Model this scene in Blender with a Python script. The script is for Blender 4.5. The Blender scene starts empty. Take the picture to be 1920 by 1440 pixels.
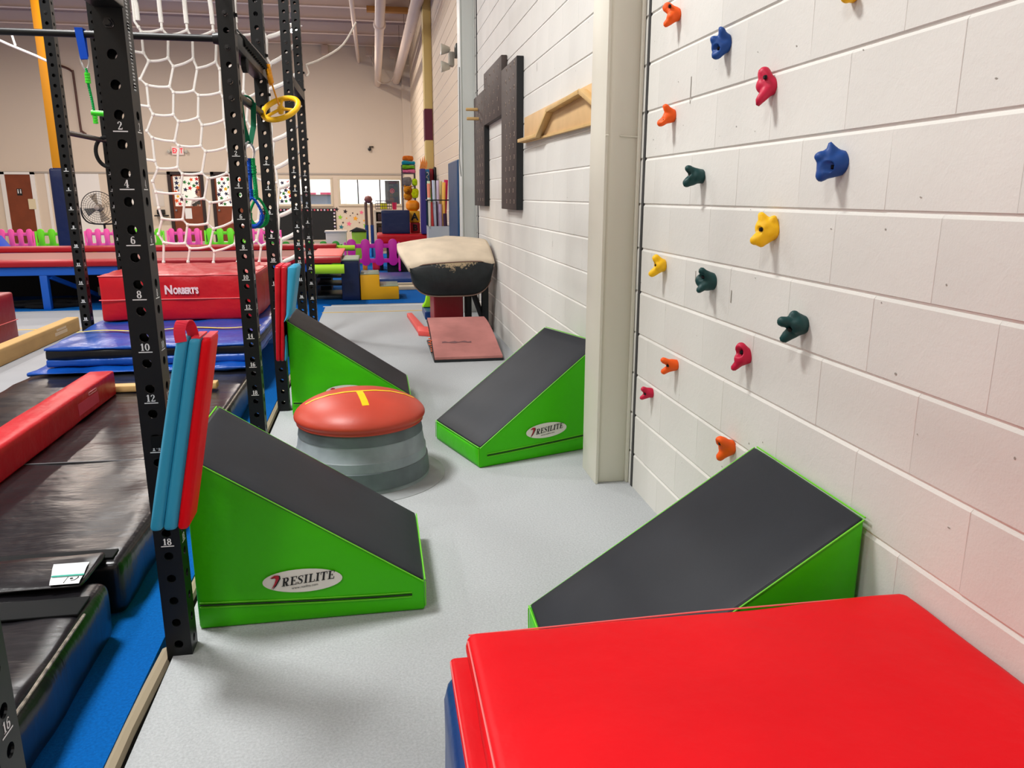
import bpy, bmesh, math, random
from mathutils import Vector, Matrix, noise
PI = math.pi
S = bpy.context.scene
COL = S.collection
random.seed(7)

# ---------------------------------------------------------------- camera, world, lights, exposure
cam = bpy.data.cameras.new('camera'); camo = bpy.data.objects.new('camera', cam); COL.objects.link(camo)
_R = [[0.985214, 0.039416, -0.16673], [-0.171321, 0.233828, -0.957065], [0.001263, 0.971479, 0.237124]]
camo.matrix_world = Matrix.Translation((0, 0, 1.43)) @ Matrix(_R).to_4x4()
cam.sensor_fit = 'HORIZONTAL'; cam.sensor_width = 36; cam.lens = 27.1112; cam.clip_start = .05; cam.clip_end = 200
S.camera = camo
W = bpy.data.worlds.new('world'); S.world = W; W.use_nodes = True
W.node_tree.nodes['Background'].inputs[0].default_value = (.75, .85, 1, 1)
W.node_tree.nodes['Background'].inputs[1].default_value = .6
S.view_settings.view_transform = 'Standard'; S.view_settings.look = 'None'; S.view_settings.gamma = 1
S.view_settings.use_curve_mapping = False
S.view_settings.exposure = -0.12

def area(x, y, z, sx, sy, watt, col):
    l = bpy.data.lights.new('ceiling_lamp_light', 'AREA'); l.shape = 'RECTANGLE'; l.size = sx; l.size_y = sy
    l.energy = watt; l.color = col
    o = bpy.data.objects.new('ceiling_lamp_light', l); COL.objects.link(o); o.location = (x, y, z)
    return o
NEUT = (1, .99, .97); WARM = (1, .88, .78)
for lx, ly, wt, sz, cc in ((-2.2, 3.7, 420, .9, NEUT), (-2.8, -1.2, 160, .9, NEUT), (-7.5, 1.5, 150, .6, NEUT), (-7.5, 6.5, 190, .6, NEUT),
                       (-3.2, 10.2, 260, .5, NEUT), (-9, 12.0, 240, .6, WARM), (-1.9, 20.5, 330, .3, WARM), (-7.5, 20.5, 330, .4, WARM), (-4.5, 16, 200, .5, WARM)):
    area(lx, ly, 5.7, sz, sz * 1.3, wt, cc)
def point(x, y, z, r, watt, col):
    l = bpy.data.lights.new('high_bay_light', 'POINT'); l.shadow_soft_size = r; l.energy = watt; l.color = col
    o = bpy.data.objects.new('high_bay_light', l); COL.objects.link(o); o.location = (x, y, z)
point(-1.55, 18.0, 4.83, .12, 90, WARM)

# ---------------------------------------------------------------- materials
def lin(c):
    return tuple(((v / 255) / 12.92 if v <= 10.3 else ((v / 255 + .055) / 1.055) ** 2.4) for v in c) + (1,)
_mats = {}
def M(name, rgb, rough=.5, spec=.5, bump=None, var=None, metal=0, rnd=0, emit=0, coat=0, kind=None):
    if name in _mats: return _mats[name]
    m = bpy.data.materials.new(name); m.use_nodes = True; nt = m.node_tree; b = nt.nodes['Principled BSDF']
    N = nt.nodes.new; L = nt.links.new
    b.inputs['Base Color'].default_value = lin(rgb); b.inputs['Roughness'].default_value = rough
    b.inputs['Specular IOR Level'].default_value = spec; b.inputs['Metallic'].default_value = metal
    b.inputs['Coat Weight'].default_value = coat
    tc = N('ShaderNodeTexCoord')
    src = None
    if var:
        n = N('ShaderNodeTexNoise'); n.inputs['Scale'].default_value = var[0]; n.inputs['Detail'].default_value = 5
        L(tc.outputs['Object'], n.inputs['Vector'])
        r = N('ShaderNodeMapRange'); r.inputs[1].default_value = .3; r.inputs[2].default_value = .7
        r.inputs[3].default_value = 1 - var[1]; r.inputs[4].default_value = 1 + var[1] * .6
        L(n.outputs['Fac'], r.inputs[0])
        x = N('ShaderNodeVectorMath'); x.operation = 'SCALE'; x.inputs[0].default_value = lin(rgb)[:3]
        L(r.outputs[0], x.inputs['Scale']); src = x.outputs[0]
    if rnd:
        oi = N('ShaderNodeObjectInfo'); r = N('ShaderNodeMapRange'); r.inputs[3].default_value = 1 - rnd; r.inputs[4].default_value = 1 + rnd
        L(oi.outputs['Random'], r.inputs[0])
        x = N('ShaderNodeVectorMath'); x.operation = 'SCALE'
        if src: L(src, x.inputs[0])
        else: x.inputs[0].default_value = lin(rgb)[:3]
        L(r.outputs[0], x.inputs['Scale']); src = x.outputs[0]
    if src: L(src, b.inputs['Base Color'])
    last = None
    for bp in (bump or []):
        if bp[0] == 'wave':
            n = N('ShaderNodeTexWave'); n.wave_type = 'BANDS'; n.bands_direction = 'DIAGONAL'; n.inputs['Scale'].default_value = bp[1]; out = n.outputs['Fac']
        elif bp[0] == 'vor':
            n = N('ShaderNodeTexVoronoi'); n.inputs['Scale'].default_value = bp[1]; out = n.outputs['Distance']
        else:
            n = N('ShaderNodeTexNoise'); n.inputs['Scale'].default_value = bp[1]; n.inputs['Detail'].default_value = bp[4] if len(bp) > 4 else 4; out = n.outputs['Fac']
        L(tc.outputs['Object'], n.inputs['Vector'])
        if bp[0] == 'stretch':
            mp = N('ShaderNodeMapping'); mp.inputs['Scale'].default_value = bp[5]; L(tc.outputs['Object'], mp.inputs[0]); L(mp.outputs[0], n.inputs['Vector'])
        k = N('ShaderNodeBump'); k.inputs['Strength'].default_value = bp[2]; k.inputs['Distance'].default_value = bp[3]
        L(out, k.inputs['Height'])
        if last: L(last, k.inputs['Normal'])
        last = k.outputs[0]
    if last: L(last, b.inputs['Normal'])
    if emit:
        b.inputs['Emission Color'].default_value = lin(rgb); b.inputs['Emission Strength'].default_value = emit
    _mats[name] = m; return m
def glass(name, tint=(1, 1, 1)):
    m = bpy.data.materials.new(name); m.use_nodes = True; nt = m.node_tree; nt.nodes.clear()
    o = nt.nodes.new('ShaderNodeOutputMaterial'); t = nt.nodes.new('ShaderNodeBsdfTransparent'); g = nt.nodes.new('ShaderNodeBsdfGlossy'); x = nt.nodes.new('ShaderNodeMixShader')
    t.inputs[0].default_value = tint + (1,); g.inputs['Roughness'].default_value = .02; x.inputs[0].default_value = .06
    nt.links.new(t.outputs[0], x.inputs[1]); nt.links.new(g.outputs[0], x.inputs[2]); nt.links.new(x.outputs[0], o.inputs[0]); return m
VB = [('n', 7, .22, .03), ('n', 160, .06, .002)]
green = M('green_vinyl', (64, 190, 0), .42, .25, [('n', 6, .3, .03), ('n', 180, .05, .002)])
slope_black = M('charcoal_vinyl', (34, 38, 44), .5, .25, [('n', 4, .1, .02), ('n', 220, .08, .002)], var=(5, .12))
redv = M('red_vinyl', (222, 0, 18), .5, .18, VB, var=(2, .06))
redv2 = M('red_vinyl_dark', (184, 2, 24), .38, .4, [('n', 5, .35, .04), ('n', 160, .05, .002)], var=(3, .1))
bluev = M('blue_vinyl', (6, 58, 124), .33, .5, VB)
skyv = M('sky_blue_vinyl', (46, 152, 190), .45, .4, [('n', 8, .15, .02), ('n', 200, .05, .002)])
royal = M('royal_blue_vinyl', (4, 72, 162), .3, .5, [('n', 5, .4, .04), ('n', 30, .1, .01)], var=(3, .15))
navy = M('navy_vinyl', (4, 28, 74), .4, .45, VB)
blackmat = M('black_vinyl', (20, 19, 22), .27, .4, [('stretch', 3, .22, .03, 4, (1, 3, 1)), ('n', 26, .1, .01)], var=(2.5, .25))
webbing = M('black_webbing', (12, 15, 17), .75, .2, [('wave', 300, .2, .002)])
rackblack = M('black_powder_coat', (9, 12, 14), .4, .35, [('n', 400, .06, .001)])
white = M('white_print', (236, 238, 238), .6)
inkblack = M('black_print', (14, 14, 16), .6)
inkred = M('red_print', (168, 14, 40), .6)
rope_w = M('white_rope', (244, 241, 234), .85, .2, [('wave', 60, .35, .006)])
plywood = M('birch_plywood', (214, 178, 128), .6, .3, [('stretch', 14, .1, .004, 4, (8, 1, 8))], var=(6, .09))
pine = M('pine_wood', (206, 170, 112), .55, .3, var=(9, .1))
boardblack = M('black_stained_board', (70, 61, 58), .6, .3, [('stretch', 30, .15, .003, 4, (6, 6, .8))], var=(8, .2))
tan = M('tan_suede', (198, 162, 106), .8, .2, [('n', 60, .15, .004)], var=(4, .08))
yellowv = M('yellow_paint', (222, 148, 4), .45, .4)
yel = M('yellow_plastic', (240, 186, 8), .4, .45)
greyc = M('grey_carpet', (176, 180, 182), .95, .1, [('n', 90, .45, .006), ('n', 380, .5, .004)], var=(130, .14))
bluec = M('blue_carpet', (4, 92, 170), .95, .1, [('n', 90, .4, .006), ('n', 380, .5, .004)], var=(120, .2))
greyfloor = M('grey_floor', (150, 152, 156), .6, .3, [('n', 60, .1, .003)], var=(3, .06))
concrete = M('dark_concrete', (60, 58, 56), .9, .2, [('n', 30, .3, .005)])
foam = M('beige_foam', (158, 146, 124), .9, .1)
blockpaint = M('white_block_paint', (216, 215, 209), .62, .35, [('n', 34, .16, .006, 6), ('n', 150, .2, .003), ('vor', 60, .06, .003)], var=(1.6, .03), rnd=.012)
mortar = M('white_mortar', (244, 241, 235), .65, .3)
columnpaint = M('cream_column_paint', (220, 217, 203), .45, .4, [('n', 40, .05, .003)])
greycol = M('grey_column_paint', (212, 217, 213), .45, .4)
wallpaint = M('cream_wall_paint', (222, 208, 190), .8, .2)
trimpaint = M('cream_trim_paint', (216, 204, 182), .6, .3)
ceilpaint = M('dusty_ceiling_paint', (176, 154, 148), .8, .2)
beampaint = M('pale_beam_paint', (242, 224, 210), .7, .2)
pinkp = M('pink_plastic', (250, 92, 170), .4, .45); limep = M('lime_plastic', (112, 226, 30), .4, .45)
magp = M('magenta_plastic', (196, 30, 158), .4, .45); greenp = M('green_plastic', (24, 150, 14), .4, .45)
coral = M('coral_rubber', (184, 62, 42), .42, .4, [('n', 5, .08, .02), ('n', 70, .05, .003)], var=(4, .12))
galv = M('grey_scuffed_plastic', (138, 148, 154), .5, .4, [('stretch', 20, .08, .004, 5, (1, 1, .15))], var=(7, .25))
galvd = M('grey_scuffed_plastic_dark', (92, 102, 106), .5, .4, var=(9, .22))
clear = glass('clear_glass')
steel = M('bright_steel', (190, 192, 196), .3, .5, metal=1)
brown = M('brown_wood_door', (128, 62, 34), .5, .4, [('stretch', 8, .05, .003, 4, (6, 6, 1))], var=(3, .15))
darkframe = M('dark_brown_frame', (42, 26, 22), .5)
offwhite = M('office_white', (238, 236, 232), .7)

# ---------------------------------------------------------------- mesh helpers
class MB:
    def __init__(s): s.v = []; s.f = []; s.mi = []
    def add(s, vs, fs, mi=0):
        n = len(s.v); s.v += [tuple(v) for v in vs]; s.f += [tuple(i + n for i in f) for f in fs]; s.mi += [mi] * len(fs); return s
    def box(s, x0, x1, y0, y1, z0, z1, mi=0):
        return s.add([(x, y, z) for x in (x0, x1) for y in (y0, y1) for z in (z0, z1)],
                     [(0, 1, 3, 2), (4, 6, 7, 5), (0, 4, 5, 1), (2, 3, 7, 6), (0, 2, 6, 4), (1, 5, 7, 3)], mi)
    def beam(s, a, b, w, h, up=(0, 0, 1), mi=0):
        a = Vector(a); b = Vector(b); d = (b - a).normalized(); u = Vector(up); r = d.cross(u).normalized(); u = r.cross(d).normalized()
        vs = [p + r * sx * w / 2 + u * sy * h / 2 for p in (a, b) for sx, sy in ((-1, -1), (1, -1), (1, 1), (-1, 1))]
        return s.add(vs, [(3, 2, 1, 0), (4, 5, 6, 7), (0, 1, 5, 4), (1, 2, 6, 5), (2, 3, 7, 6), (3, 0, 4, 7)], mi)
    def tube(s, pts, r, n=10, closed=False, mi=0, cap=True):
        pts = [Vector(p) for p in pts]; m = len(pts); R = r if isinstance(r, (list, tuple)) else [r] * m
        ref = Vector((0, 0, 1)); base = len(s.v); t0 = (pts[1] - pts[0]).normalized()
        if abs(t0.z) > .9: ref = Vector((1, 0, 0))
        for i, p in enumerate(pts):
            if closed: t = pts[(i + 1) % m] - pts[i - 1]
            else: t = pts[min(i + 1, m - 1)] - pts[max(i - 1, 0)]
            t = t.normalized(); a = ref - t * ref.dot(t)
            if a.length < 1e-4: a = t.orthogonal()
            a.normalize(); ref = a; b = t.cross(a)
            for k in range(n):
                s.v.append(tuple(p + (a * math.cos(2 * PI * k / n) + b * math.sin(2 * PI * k / n)) * R[i]))
        for i in range(m if closed else m - 1):
            j = (i + 1) % m
            for k in range(n):
                q = (k + 1) % n; s.f.append((base + i * n + k, base + i * n + q, base + j * n + q, base + j * n + k)); s.mi.append(mi)
        if cap and not closed:
            s.f.append(tuple(base + k for k in reversed(range(n)))); s.mi.append(mi)
            s.f.append(tuple(base + (m - 1) * n + k for k in range(n))); s.mi.append(mi)
        return s
    def lathe(s, prof, c=(0, 0, 0), n=32, axis='z', mi=0):
        base = len(s.v); m = len(prof)
        for r, h in prof:
            for k in range(n):
                a = 2 * PI * k / n; x, y = r * math.cos(a), r * math.sin(a)
                p = (x, y, h) if axis == 'z' else ((x, h, y) if axis == 'y' else (h, x, y))
                s.v.append((p[0] + c[0], p[1] + c[1], p[2] + c[2]))
        for i in range(m - 1):
            for k in range(n):
                q = (k + 1) % n; s.f.append((base + i * n + k, base + i * n + q, base + (i + 1) * n + q, base + (i + 1) * n + k)); s.mi.append(mi)
        return s
    def prism(s, poly, o, u, v, w, mi=0):
        """polygon poly (a,b) in plane o+a*u+b*v, thickness vector w"""
        o, u, v, w = map(Vector, (o, u, v, w)); n = len(poly)
        vs = [o + u * a + v * b for a, b in poly] + [o + u * a + v * b + w for a, b in poly]
        return s.add(vs, [tuple(range(n)), tuple(reversed(range(n, 2 * n)))] + [(i, (i + 1) % n + 0, (i + 1) % n + n, i + n) for i in range(n)], mi)
    def mesh(s, name, mats, smooth=False, bevel=0, seg=2, fix=True):
        me = bpy.data.meshes.new(name); me.from_pydata(s.v, [], s.f)
        for m in (mats if isinstance(mats, (list, tuple)) else [mats]): me.materials.append(m)
        me.polygons.foreach_set('material_index', s.mi)
        if fix or bevel:
            bm = bmesh.new(); bm.from_mesh(me)
            if fix: bmesh.ops.recalc_face_normals(bm, faces=bm.faces[:])
            if bevel:
                es = [e for e in bm.edges if len(e.link_faces) == 2 and e.calc_face_angle(0) > .5]
                bmesh.ops.bevel(bm, geom=es, offset=bevel, segments=seg, profile=.5, affect='EDGES', clamp_overlap=True)
            bm.to_mesh(me); bm.free()
        if smooth or bevel:
            me.polygons.foreach_set('use_smooth', [True] * len(me.polygons))
            if smooth != 'all':
                try: me.set_sharp_from_angle(angle=.7)
                except Exception: pass
        me.update(); return me
def spl(pts, k=4, closed=False):
    pts = [Vector(p) for p in pts]; n = len(pts); out = []
    for i in range(n if closed else n - 1):
        g = (lambda j: pts[j % n]) if closed else (lambda j: pts[max(0, min(n - 1, j))])
        p0, p1, p2, p3 = g(i - 1), g(i), g(i + 1), g(i + 2)
        for t in range(k):
            t /= k; out.append(.5 * (2 * p1 + (p2 - p0) * t + (2 * p0 - 5 * p1 + 4 * p2 - p3) * t * t + (3 * p1 - p0 - 3 * p2 + p3) * t ** 3))
    if not closed: out.append(pts[-1])
    return out
def E(name, label, cat, loc, rz=0, group=None, rot=None):
    o = bpy.data.objects.new(name, None); COL.objects.link(o); o.location = loc; o.rotation_euler = rot or (0, 0, rz); o.empty_display_size = .1
    o['label'] = label; o['category'] = cat
    if group: o['group'] = group
    return o
def O(name, me, parent=None, world=True, loc=None, label=None):
    o = bpy.data.objects.new(name, me); COL.objects.link(o)
    if parent is not None:
        o.parent = parent
        if world and parent.type == 'EMPTY': o.matrix_parent_inverse = Matrix.Translation(-Vector(parent.location))
    if loc: o.location = loc
    if label: o['label'] = label
    return o
def T(o, label, cat, group=None):
    o['label'] = label; o['category'] = cat
    if group: o['group'] = group
    return o
def ST(o, kind='structure'):
    o['kind'] = kind; return o
def dup(root, loc, rz=None, label=None):
    def cp(o, par):
        c = o.copy(); COL.objects.link(c)
        if par is not None: c.parent = par
        for ch in o.children: cp(ch, c)
        return c
    r = cp(root, None); r.location = loc
    if rz is not None: r.rotation_euler = (0, 0, rz)
    if label: r['label'] = label
    return r
def softbox(name, x0, x1, y0, y1, z0, z1, mat, r=.02, puff=0, wr=0, nx=10, seed=0):
    """rounded, lightly padded box; puff bulges each face, wr adds noise creases"""
    c = Vector(((x0 + x1) / 2, (y0 + y1) / 2, (z0 + z1) / 2)); h = Vector(((x1 - x0) / 2, (y1 - y0) / 2, (z1 - z0) / 2))
    r = min(r, *(.95 * q for q in h))
    def ax(hh):
        k = max(2, min(nx, int(hh * 2 / .06) + 2)); inn = [-(hh - r) + 2 * (hh - r) * i / k for i in range(k + 1)]
        return [-hh, -hh + .13 * r, -hh + .45 * r] + inn + [hh - .45 * r, hh - .13 * r, hh]
    A = [ax(q) for q in h]; idx = {}; vs = []; fs = []
    def vert(p):
        key = tuple(round(q, 5) for q in p)
        if key in idx: return idx[key]
        P = Vector(p); inner = Vector([max(-(h[i] - r), min(h[i] - r, P[i])) for i in range(3)]); d = P - inner
        if d.length > 1e-7: d.normalize(); P2 = inner + d * r
        else: P2 = P
        if puff or wr:
            t = [1 - min(1, abs(P[i]) / h[i]) ** 2 for i in range(3)]
            for i in range(3):
                if abs(abs(P[i]) - h[i]) < 1e-6:
                    j, k = [q for q in range(3) if q != i]
                    P2[i] += math.copysign(puff * min(1, 1.6 * t[j]) * min(1, 1.6 * t[k]), P[i])
            if wr:
                P2 += d * wr * noise.noise((P + c) * 5 + Vector((seed, 0, 0))) if d.length else Vector()
        idx[key] = len(vs); vs.append(tuple(P2 + c)); return idx[key]
    for i in range(3):
        j, k = (i + 1) % 3, (i + 2) % 3
        for sg in (-1, 1):
            for a in range(len(A[j]) - 1):
                for b in range(len(A[k]) - 1):
                    q = []
                    for (da, db) in ((0, 0), (1, 0), (1, 1), (0, 1)):
                        p = [0, 0, 0]; p[i] = sg * h[i]; p[j] = A[j][a + da]; p[k] = A[k][b + db]; q.append(vert(p))
                    fs.append(tuple(q if sg > 0 else q[::-1]))
    m = MB(); m.add(vs, fs); return m.mesh(name, mat, smooth='all', fix=False)
def bx(name, x0, x1, y0, y1, z0, z1, mat, bevel=0):
    return MB().box(x0, x1, y0, y1, z0, z1).mesh(name, mat, bevel=bevel)
def star(cx, cy, r, rot=0):
    return [(cx + (r if i % 2 == 0 else r * .45) * math.sin(rot + i * PI / 5), cy + (r if i % 2 == 0 else r * .45) * math.cos(rot + i * PI / 5)) for i in range(10)]
# ---- lettering
def _arc(cx, cy, rx, ry, a0, a1, n=14):
    return [(cx + rx * math.cos(math.radians(a0 + (a1 - a0) * i / n)), cy + ry * math.sin(math.radians(a0 + (a1 - a0) * i / n))) for i in range(n + 1)]
K, t_ = .2, .075
def _ell(cx, cy, rx, ry, a0=0, a1=360, thick=K):
    pts = _arc(cx, cy, rx, ry, a0, a1, 24)
    ws = [t_ + (thick - t_) * abs(math.cos(math.radians(a0 + (a1 - a0) * i / 24))) for i in range(25)]
    return (pts, ws)
def _bar(x0, x1, y): return ([(x0, y), (x1, y)], t_)
GL = {
 'I': (.46, [([(.23, 0), (.23, 1)], K), _bar(.02, .44, .037), _bar(.02, .44, .963)]),
 'L': (.72, [([(.23, 0), (.23, 1)], K), _bar(.02, .44, .963), _bar(.02, .7, .037), ([(.67, 0), (.67, .3)], t_)]),
 'E': (.76, [([(.23, 0), (.23, 1)], K), _bar(.02, .7, .963), _bar(.02, .72, .037), _bar(.2, .52, .5), ([(.68, 1), (.68, .72)], t_), ([(.7, 0), (.7, .28)], t_), ([(.52, .38), (.52, .62)], t_)]),
 'T': (.78, [([(.39, 0), (.39, 1)], K), _bar(.2, .58, .037), _bar(.02, .76, .963), ([(.05, 1), (.05, .7)], t_), ([(.73, 1), (.73, .7)], t_)]),
 'R': (.84, [([(.23, 0), (.23, 1)], K), _bar(.02, .44, .037), _bar(.02, .45, .963), _bar(.23, .45, .5), (_arc(.44, .73, .2, .235, -90, 90), [t_ + (K - t_) * math.sin(PI * i / 14) for i in range(15)]), ([(.42, .5), (.6, .04), (.84, .04)], [K, K, t_])]),
 'S': (.64, [([(.56, .74), (.53, .9), (.34, .965), (.15, .9), (.1, .74), (.2, .6), (.42, .46), (.52, .3), (.47, .1), (.3, .035), (.12, .1), (.06, .28)], [.05, .07, .07, .1, .15, K, K, .15, .1, .07, .07, .05]), ([(.56, 1), (.56, .7)], .05), ([(.06, 0), (.06, .3)], .05)]),
 '0': (.64, [_ell(.32, .5, .22, .46)]),
 '1': (.5, [([(.26, 0), (.26, 1)], K), _bar(.06, .46, .037), ([(.26, .95), (.06, .8)], t_)]),
 '2': (.62, [([(.1, .72), (.14, .9), (.3, .965), (.46, .88), (.47, .68), (.36, .48), (.08, .08)], [.14, .1, t_, .13, .18, .13, .06]), ([(.06, .07), (.56, .07)], .14), ([(.55, .02), (.57, .25)], .06)]),
 '4': (.66, [([(.42, 0), (.42, 1)], K), ([(.42, .98), (.05, .3), (.62, .3)], t_), _bar(.26, .6, .037)]),
 '6': (.62, [_ell(.31, .3, .2, .27), ([(.5, .84), (.42, .95), (.3, .95), (.14, .75), (.11, .3)], [.13, t_, t_, .16, .18])]),
 '8': (.62, [_ell(.31, .27, .21, .24), _ell(.31, .75, .18, .22, thick=.17)]),
}
def letters(m, txt, o, u, v, size, shear=0, gap=.06, mi=0):
    o, u, v = Vector(o), Vector(u), Vector(v); x = 0
    for ch in txt:
        if ch not in GL: x += .4; continue
        w, strokes = GL[ch]
        for pts, ww in strokes:
            n = len(pts); ws = ww if isinstance(ww, list) else [ww] * n; P = []
            for i in range(n):
                a = Vector(pts[max(0, i - 1)]); b = Vector(pts[min(n - 1, i + 1)]); d = (b - a)
                d = d.normalized() if d.length else Vector((1, 0)); nr = Vector((-d.y, d.x))
                for sg in (-1, 1):
                    q = Vector(pts[i]) + nr * sg * ws[i] / 2
                    P.append(o + u * ((x + q.x + shear * q.y) * size) + v * (q.y * size))
            m.add(P, [(2 * i, 2 * i + 1, 2 * i + 3, 2 * i + 2) for i in range(n - 1)], mi)
        x += w + gap
    return x * size
def sans(name, txt, size, o, u, v, mat, bold=0, shear=0, parent=None, align='LEFT', sx=1):
    cu = bpy.data.curves.new(name, 'FONT'); cu.body = txt; cu.size = size; cu.offset = bold; cu.shear = shear; cu.align_x = align; cu.resolution_u = 3
    ob = bpy.data.objects.new('tmp', cu); COL.objects.link(ob)
    bpy.context.view_layer.update()
    me = bpy.data.meshes.new_from_object(ob.evaluated_get(bpy.context.evaluated_depsgraph_get())); bpy.data.objects.remove(ob); me.name = name
    u = Vector(u).normalized(); v = Vector(v).normalized(); n = u.cross(v)
    X = Matrix((u * sx, v, n)).transposed().to_4x4(); X.translation = Vector(o); me.transform(X)
    me.materials.clear(); me.materials.append(mat)
    return O(name, me, parent)

# ---------------------------------------------------------------- room shell
XW = 1.231; YB = 26.0; ZC = 6.15; XL = -13.0; YF = -4.0
fl = ST(O('floor', bx('floor', XL, 1.6, YF, 30, -.14, -.05, concrete)))
O('grey_carpet', MB().box(-.69, XW + .02, YF, 10.45, -.049, 0).box(-.62, XW + .02, 10.45, 10.6, -.049, 0).mesh('grey_carpet', greyc), fl)
O('blue_carpet', MB().box(-2.62, -.745, YF, 10.9, -.049, 0).box(-2.62, -.62, 8.3, 10.9, -.049, -.0005).mesh('blue_carpet', bluec), fl)
O('blue_spring_floor', bx('blue_spring_floor', XL, XW + .02, 10.62, 22.6, -.049, .004, bluec), fl)
O('grey_floor_sheet', bx('grey_floor_sheet', XL, -2.63, YF, 10.6, -.049, 0, greyfloor), fl)
O('pale_back_floor', bx('pale_back_floor', XL, XW + .02, 22.62, 28.9, -.049, 0, M('pale_tile', (196, 190, 182), .5)), fl)
m = MB().tube([(-.728, YF, -.022), (-.726, 1.0, -.022), (-.734, 2.0, -.022), (-.722, 2.4, -.022)], .022, 8)
O('carpet_edge', m.mesh('carpet_edge', foam, smooth=True), fl, label='beige foam edge of the blue carpet')
m = MB().tube([(-.735, 2.62, -.022), (-.73, 4.05, -.022)], .02, 8).tube([(-.735, 4.3, -.022), (-.735, 8.0, -.022)], .02, 8)
O('carpet_edge', m.mesh('carpet_edge', foam, smooth=True), fl, label='beige foam edge of the blue carpet')
tapey = M('yellow_tape', (216, 178, 60), .5)
O('floor_tape', MB().box(-.7, .7, 9.86, 9.9, .0005, .0018).box(-4.6, -2.64, 9.1, 9.14, .0005, .0018).mesh('floor_tape', tapey), fl)
O('floor_tape', MB().box(-.72, 1.1, 10.4, 10.46, .0005, .0018).mesh('floor_tape', M('white_tape', (214, 218, 222), .5)), fl)

# right wall of painted blocks: every block its own child, shared meshes
wr = ST(O('wall_right', bx('wall_right', XW + .0058, XW + .3, YF, YB + .1, -.1, ZC + .3, mortar)))
BH, BL, Z0 = .2032, .4064, 1.393
blocks = []
for v in range(5):
    rb = random.Random(v); g = .0004; gz = .004; b = .009
    a = [(0 if i < 4 else 0) for i in range(8)]
    y0, y1, z0, z1 = -BL / 2 + g / 2, BL / 2 - g / 2, -BH / 2 + gz / 2, BH / 2 - gz / 2
    jit = lambda: rb.uniform(-.0008, .0008)
    D_, sd = .0062, .0007
    vs = [(jit(), y0 + .0014, z0 + b * .35), (jit(), y1 - .0014, z0 + b * .35), (jit(), y1 - .0014, z1 - b), (jit(), y0 + .0014, z1 - b),
          (sd, y0, z0 + b * .3), (sd, y0, z1 - b), (D_, y0, z1), (D_, y1, z1), (sd, y1, z1 - b), (sd, y1, z0 + b * .3), (D_, y1, z0), (D_, y0, z0)]
    mm = MB().add(vs, [(0, 1, 2, 3), (0, 3, 5, 4), (3, 6, 5), (3, 2, 7, 6), (2, 8, 7), (2, 1, 9, 8), (1, 10, 9), (1, 0, 11, 10), (0, 4, 11)])
    blocks.append(mm.mesh('block', blockpaint))
cells = []
YJ = .6215 * .1651 * 1.2308            # joint phase along the wall
for r in range(-24, 8):
    zc = Z0 - r * BH - BH / 2
    if zc > ZC - .1 or zc < -.12: continue
    off = (.5 if r % 2 else 0) * BL + YJ
    for n in range(-1, 65):
        yc = off + n * BL
        if yc > YB - .3: continue
        cells.append((yc, zc))
def seen(y, z):
    v = Vector((XW, y, z - 1.43)); q = Matrix(_R).transposed() @ v
    if q.z > -.1: return -1
    px = 960 - q.x / q.z * 1446; py = 720 + q.y / q.z * 1446
    if px < -80 or px > 2700 or py < -160 or py > 1750: return -1
    return 1 / v.length
rank = sorted(cells, key=lambda c: -seen(*c))
keep = [c for c in rank[:300] if seen(*c) > 0]
for i, (y, z) in enumerate(keep):
    O('block', blocks[i % 5], wr, world=False, loc=(XW, y, z))
rest = MB(); ks = set(keep)
for (y, z) in cells:
    if (y, z) in ks: continue
    rest.add([(v.co.x + XW, v.co.y + y, v.co.z + z) for v in blocks[0].vertices], [tuple(p.vertices) for p in blocks[0].polygons], 1 if y > 9.8 else 0)
ST(O('block_courses', rest.mesh('block_courses', [blockpaint, M('cream_block_paint', (224, 208, 184), .65, .3, [('n', 34, .16, .006, 6)])], fix=False), wr), 'stuff')
pit = MB(); rp_ = random.Random(21)
for _ in range(150):
    y, z = rp_.uniform(1.2, 7.5), rp_.uniform(.2, 2.6); w_, h_ = rp_.uniform(.0015, .005), rp_.uniform(.001, .0035)
    pit.add([(XW - .0012, y + w_ * math.cos(k * PI / 3), z + h_ * math.sin(k * PI / 3)) for k in range(6)], [tuple(range(6))])
for y, z, h_ in ((2.87, 1.125, .02), (2.55, 1.085, .022), (3.02, 1.83, .05), (5.4, 1.1, .02), (6.0, 2.36, .03)):
    pit.add([(XW - .0012, y - .003, z - h_), (XW - .0012, y + .003, z - h_), (XW - .0012, y + .003, z + h_), (XW - .0012, y - .003, z + h_)], [(0, 1, 2, 3)])
ST(O('paint_chips', pit.mesh('paint_chips', M('chip_grey', (150, 146, 138), .9), fix=False), wr), 'stuff')
# steel columns standing against the wall
def hcol(name, y0, y1, mat, x0=1.055, z1=ZC):
    m = MB().box(x0, x0 + .014, y0, y1, 0, z1).box(XW - .016, XW - .002, y0, y1, 0, z1).box(x0 + .014, XW - .016, y0 + .022, y1 - .022, 0, z1)
    return ST(O(name, m.mesh(name, mat, bevel=.003)))
c1 = hcol('column_near', 3.575, 3.83, columnpaint)
O('wall_gap', bx('wall_gap', XW - .004, XW + .004, 3.512, 3.537, .0, ZC, M('dark_gap', (58, 58, 58), .9)), wr)
O('weld_line', MB().tube([(1.13, 3.592, 1.7), (1.226, 3.592, 1.695)], .004, 6).tube([(1.056, 3.573, 1.7), (1.07, 3.573, 1.7)], .003, 6).mesh('weld_line', columnpaint, smooth=True), c1)
c2 = hcol('column_far', 9.62, 9.92, greycol)
O('wall_gap', bx('wall_gap', XW - .004, XW + .004, 9.42, 9.50, .0, ZC, M('dark_gap', (58, 58, 58), .9)), wr)
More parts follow.
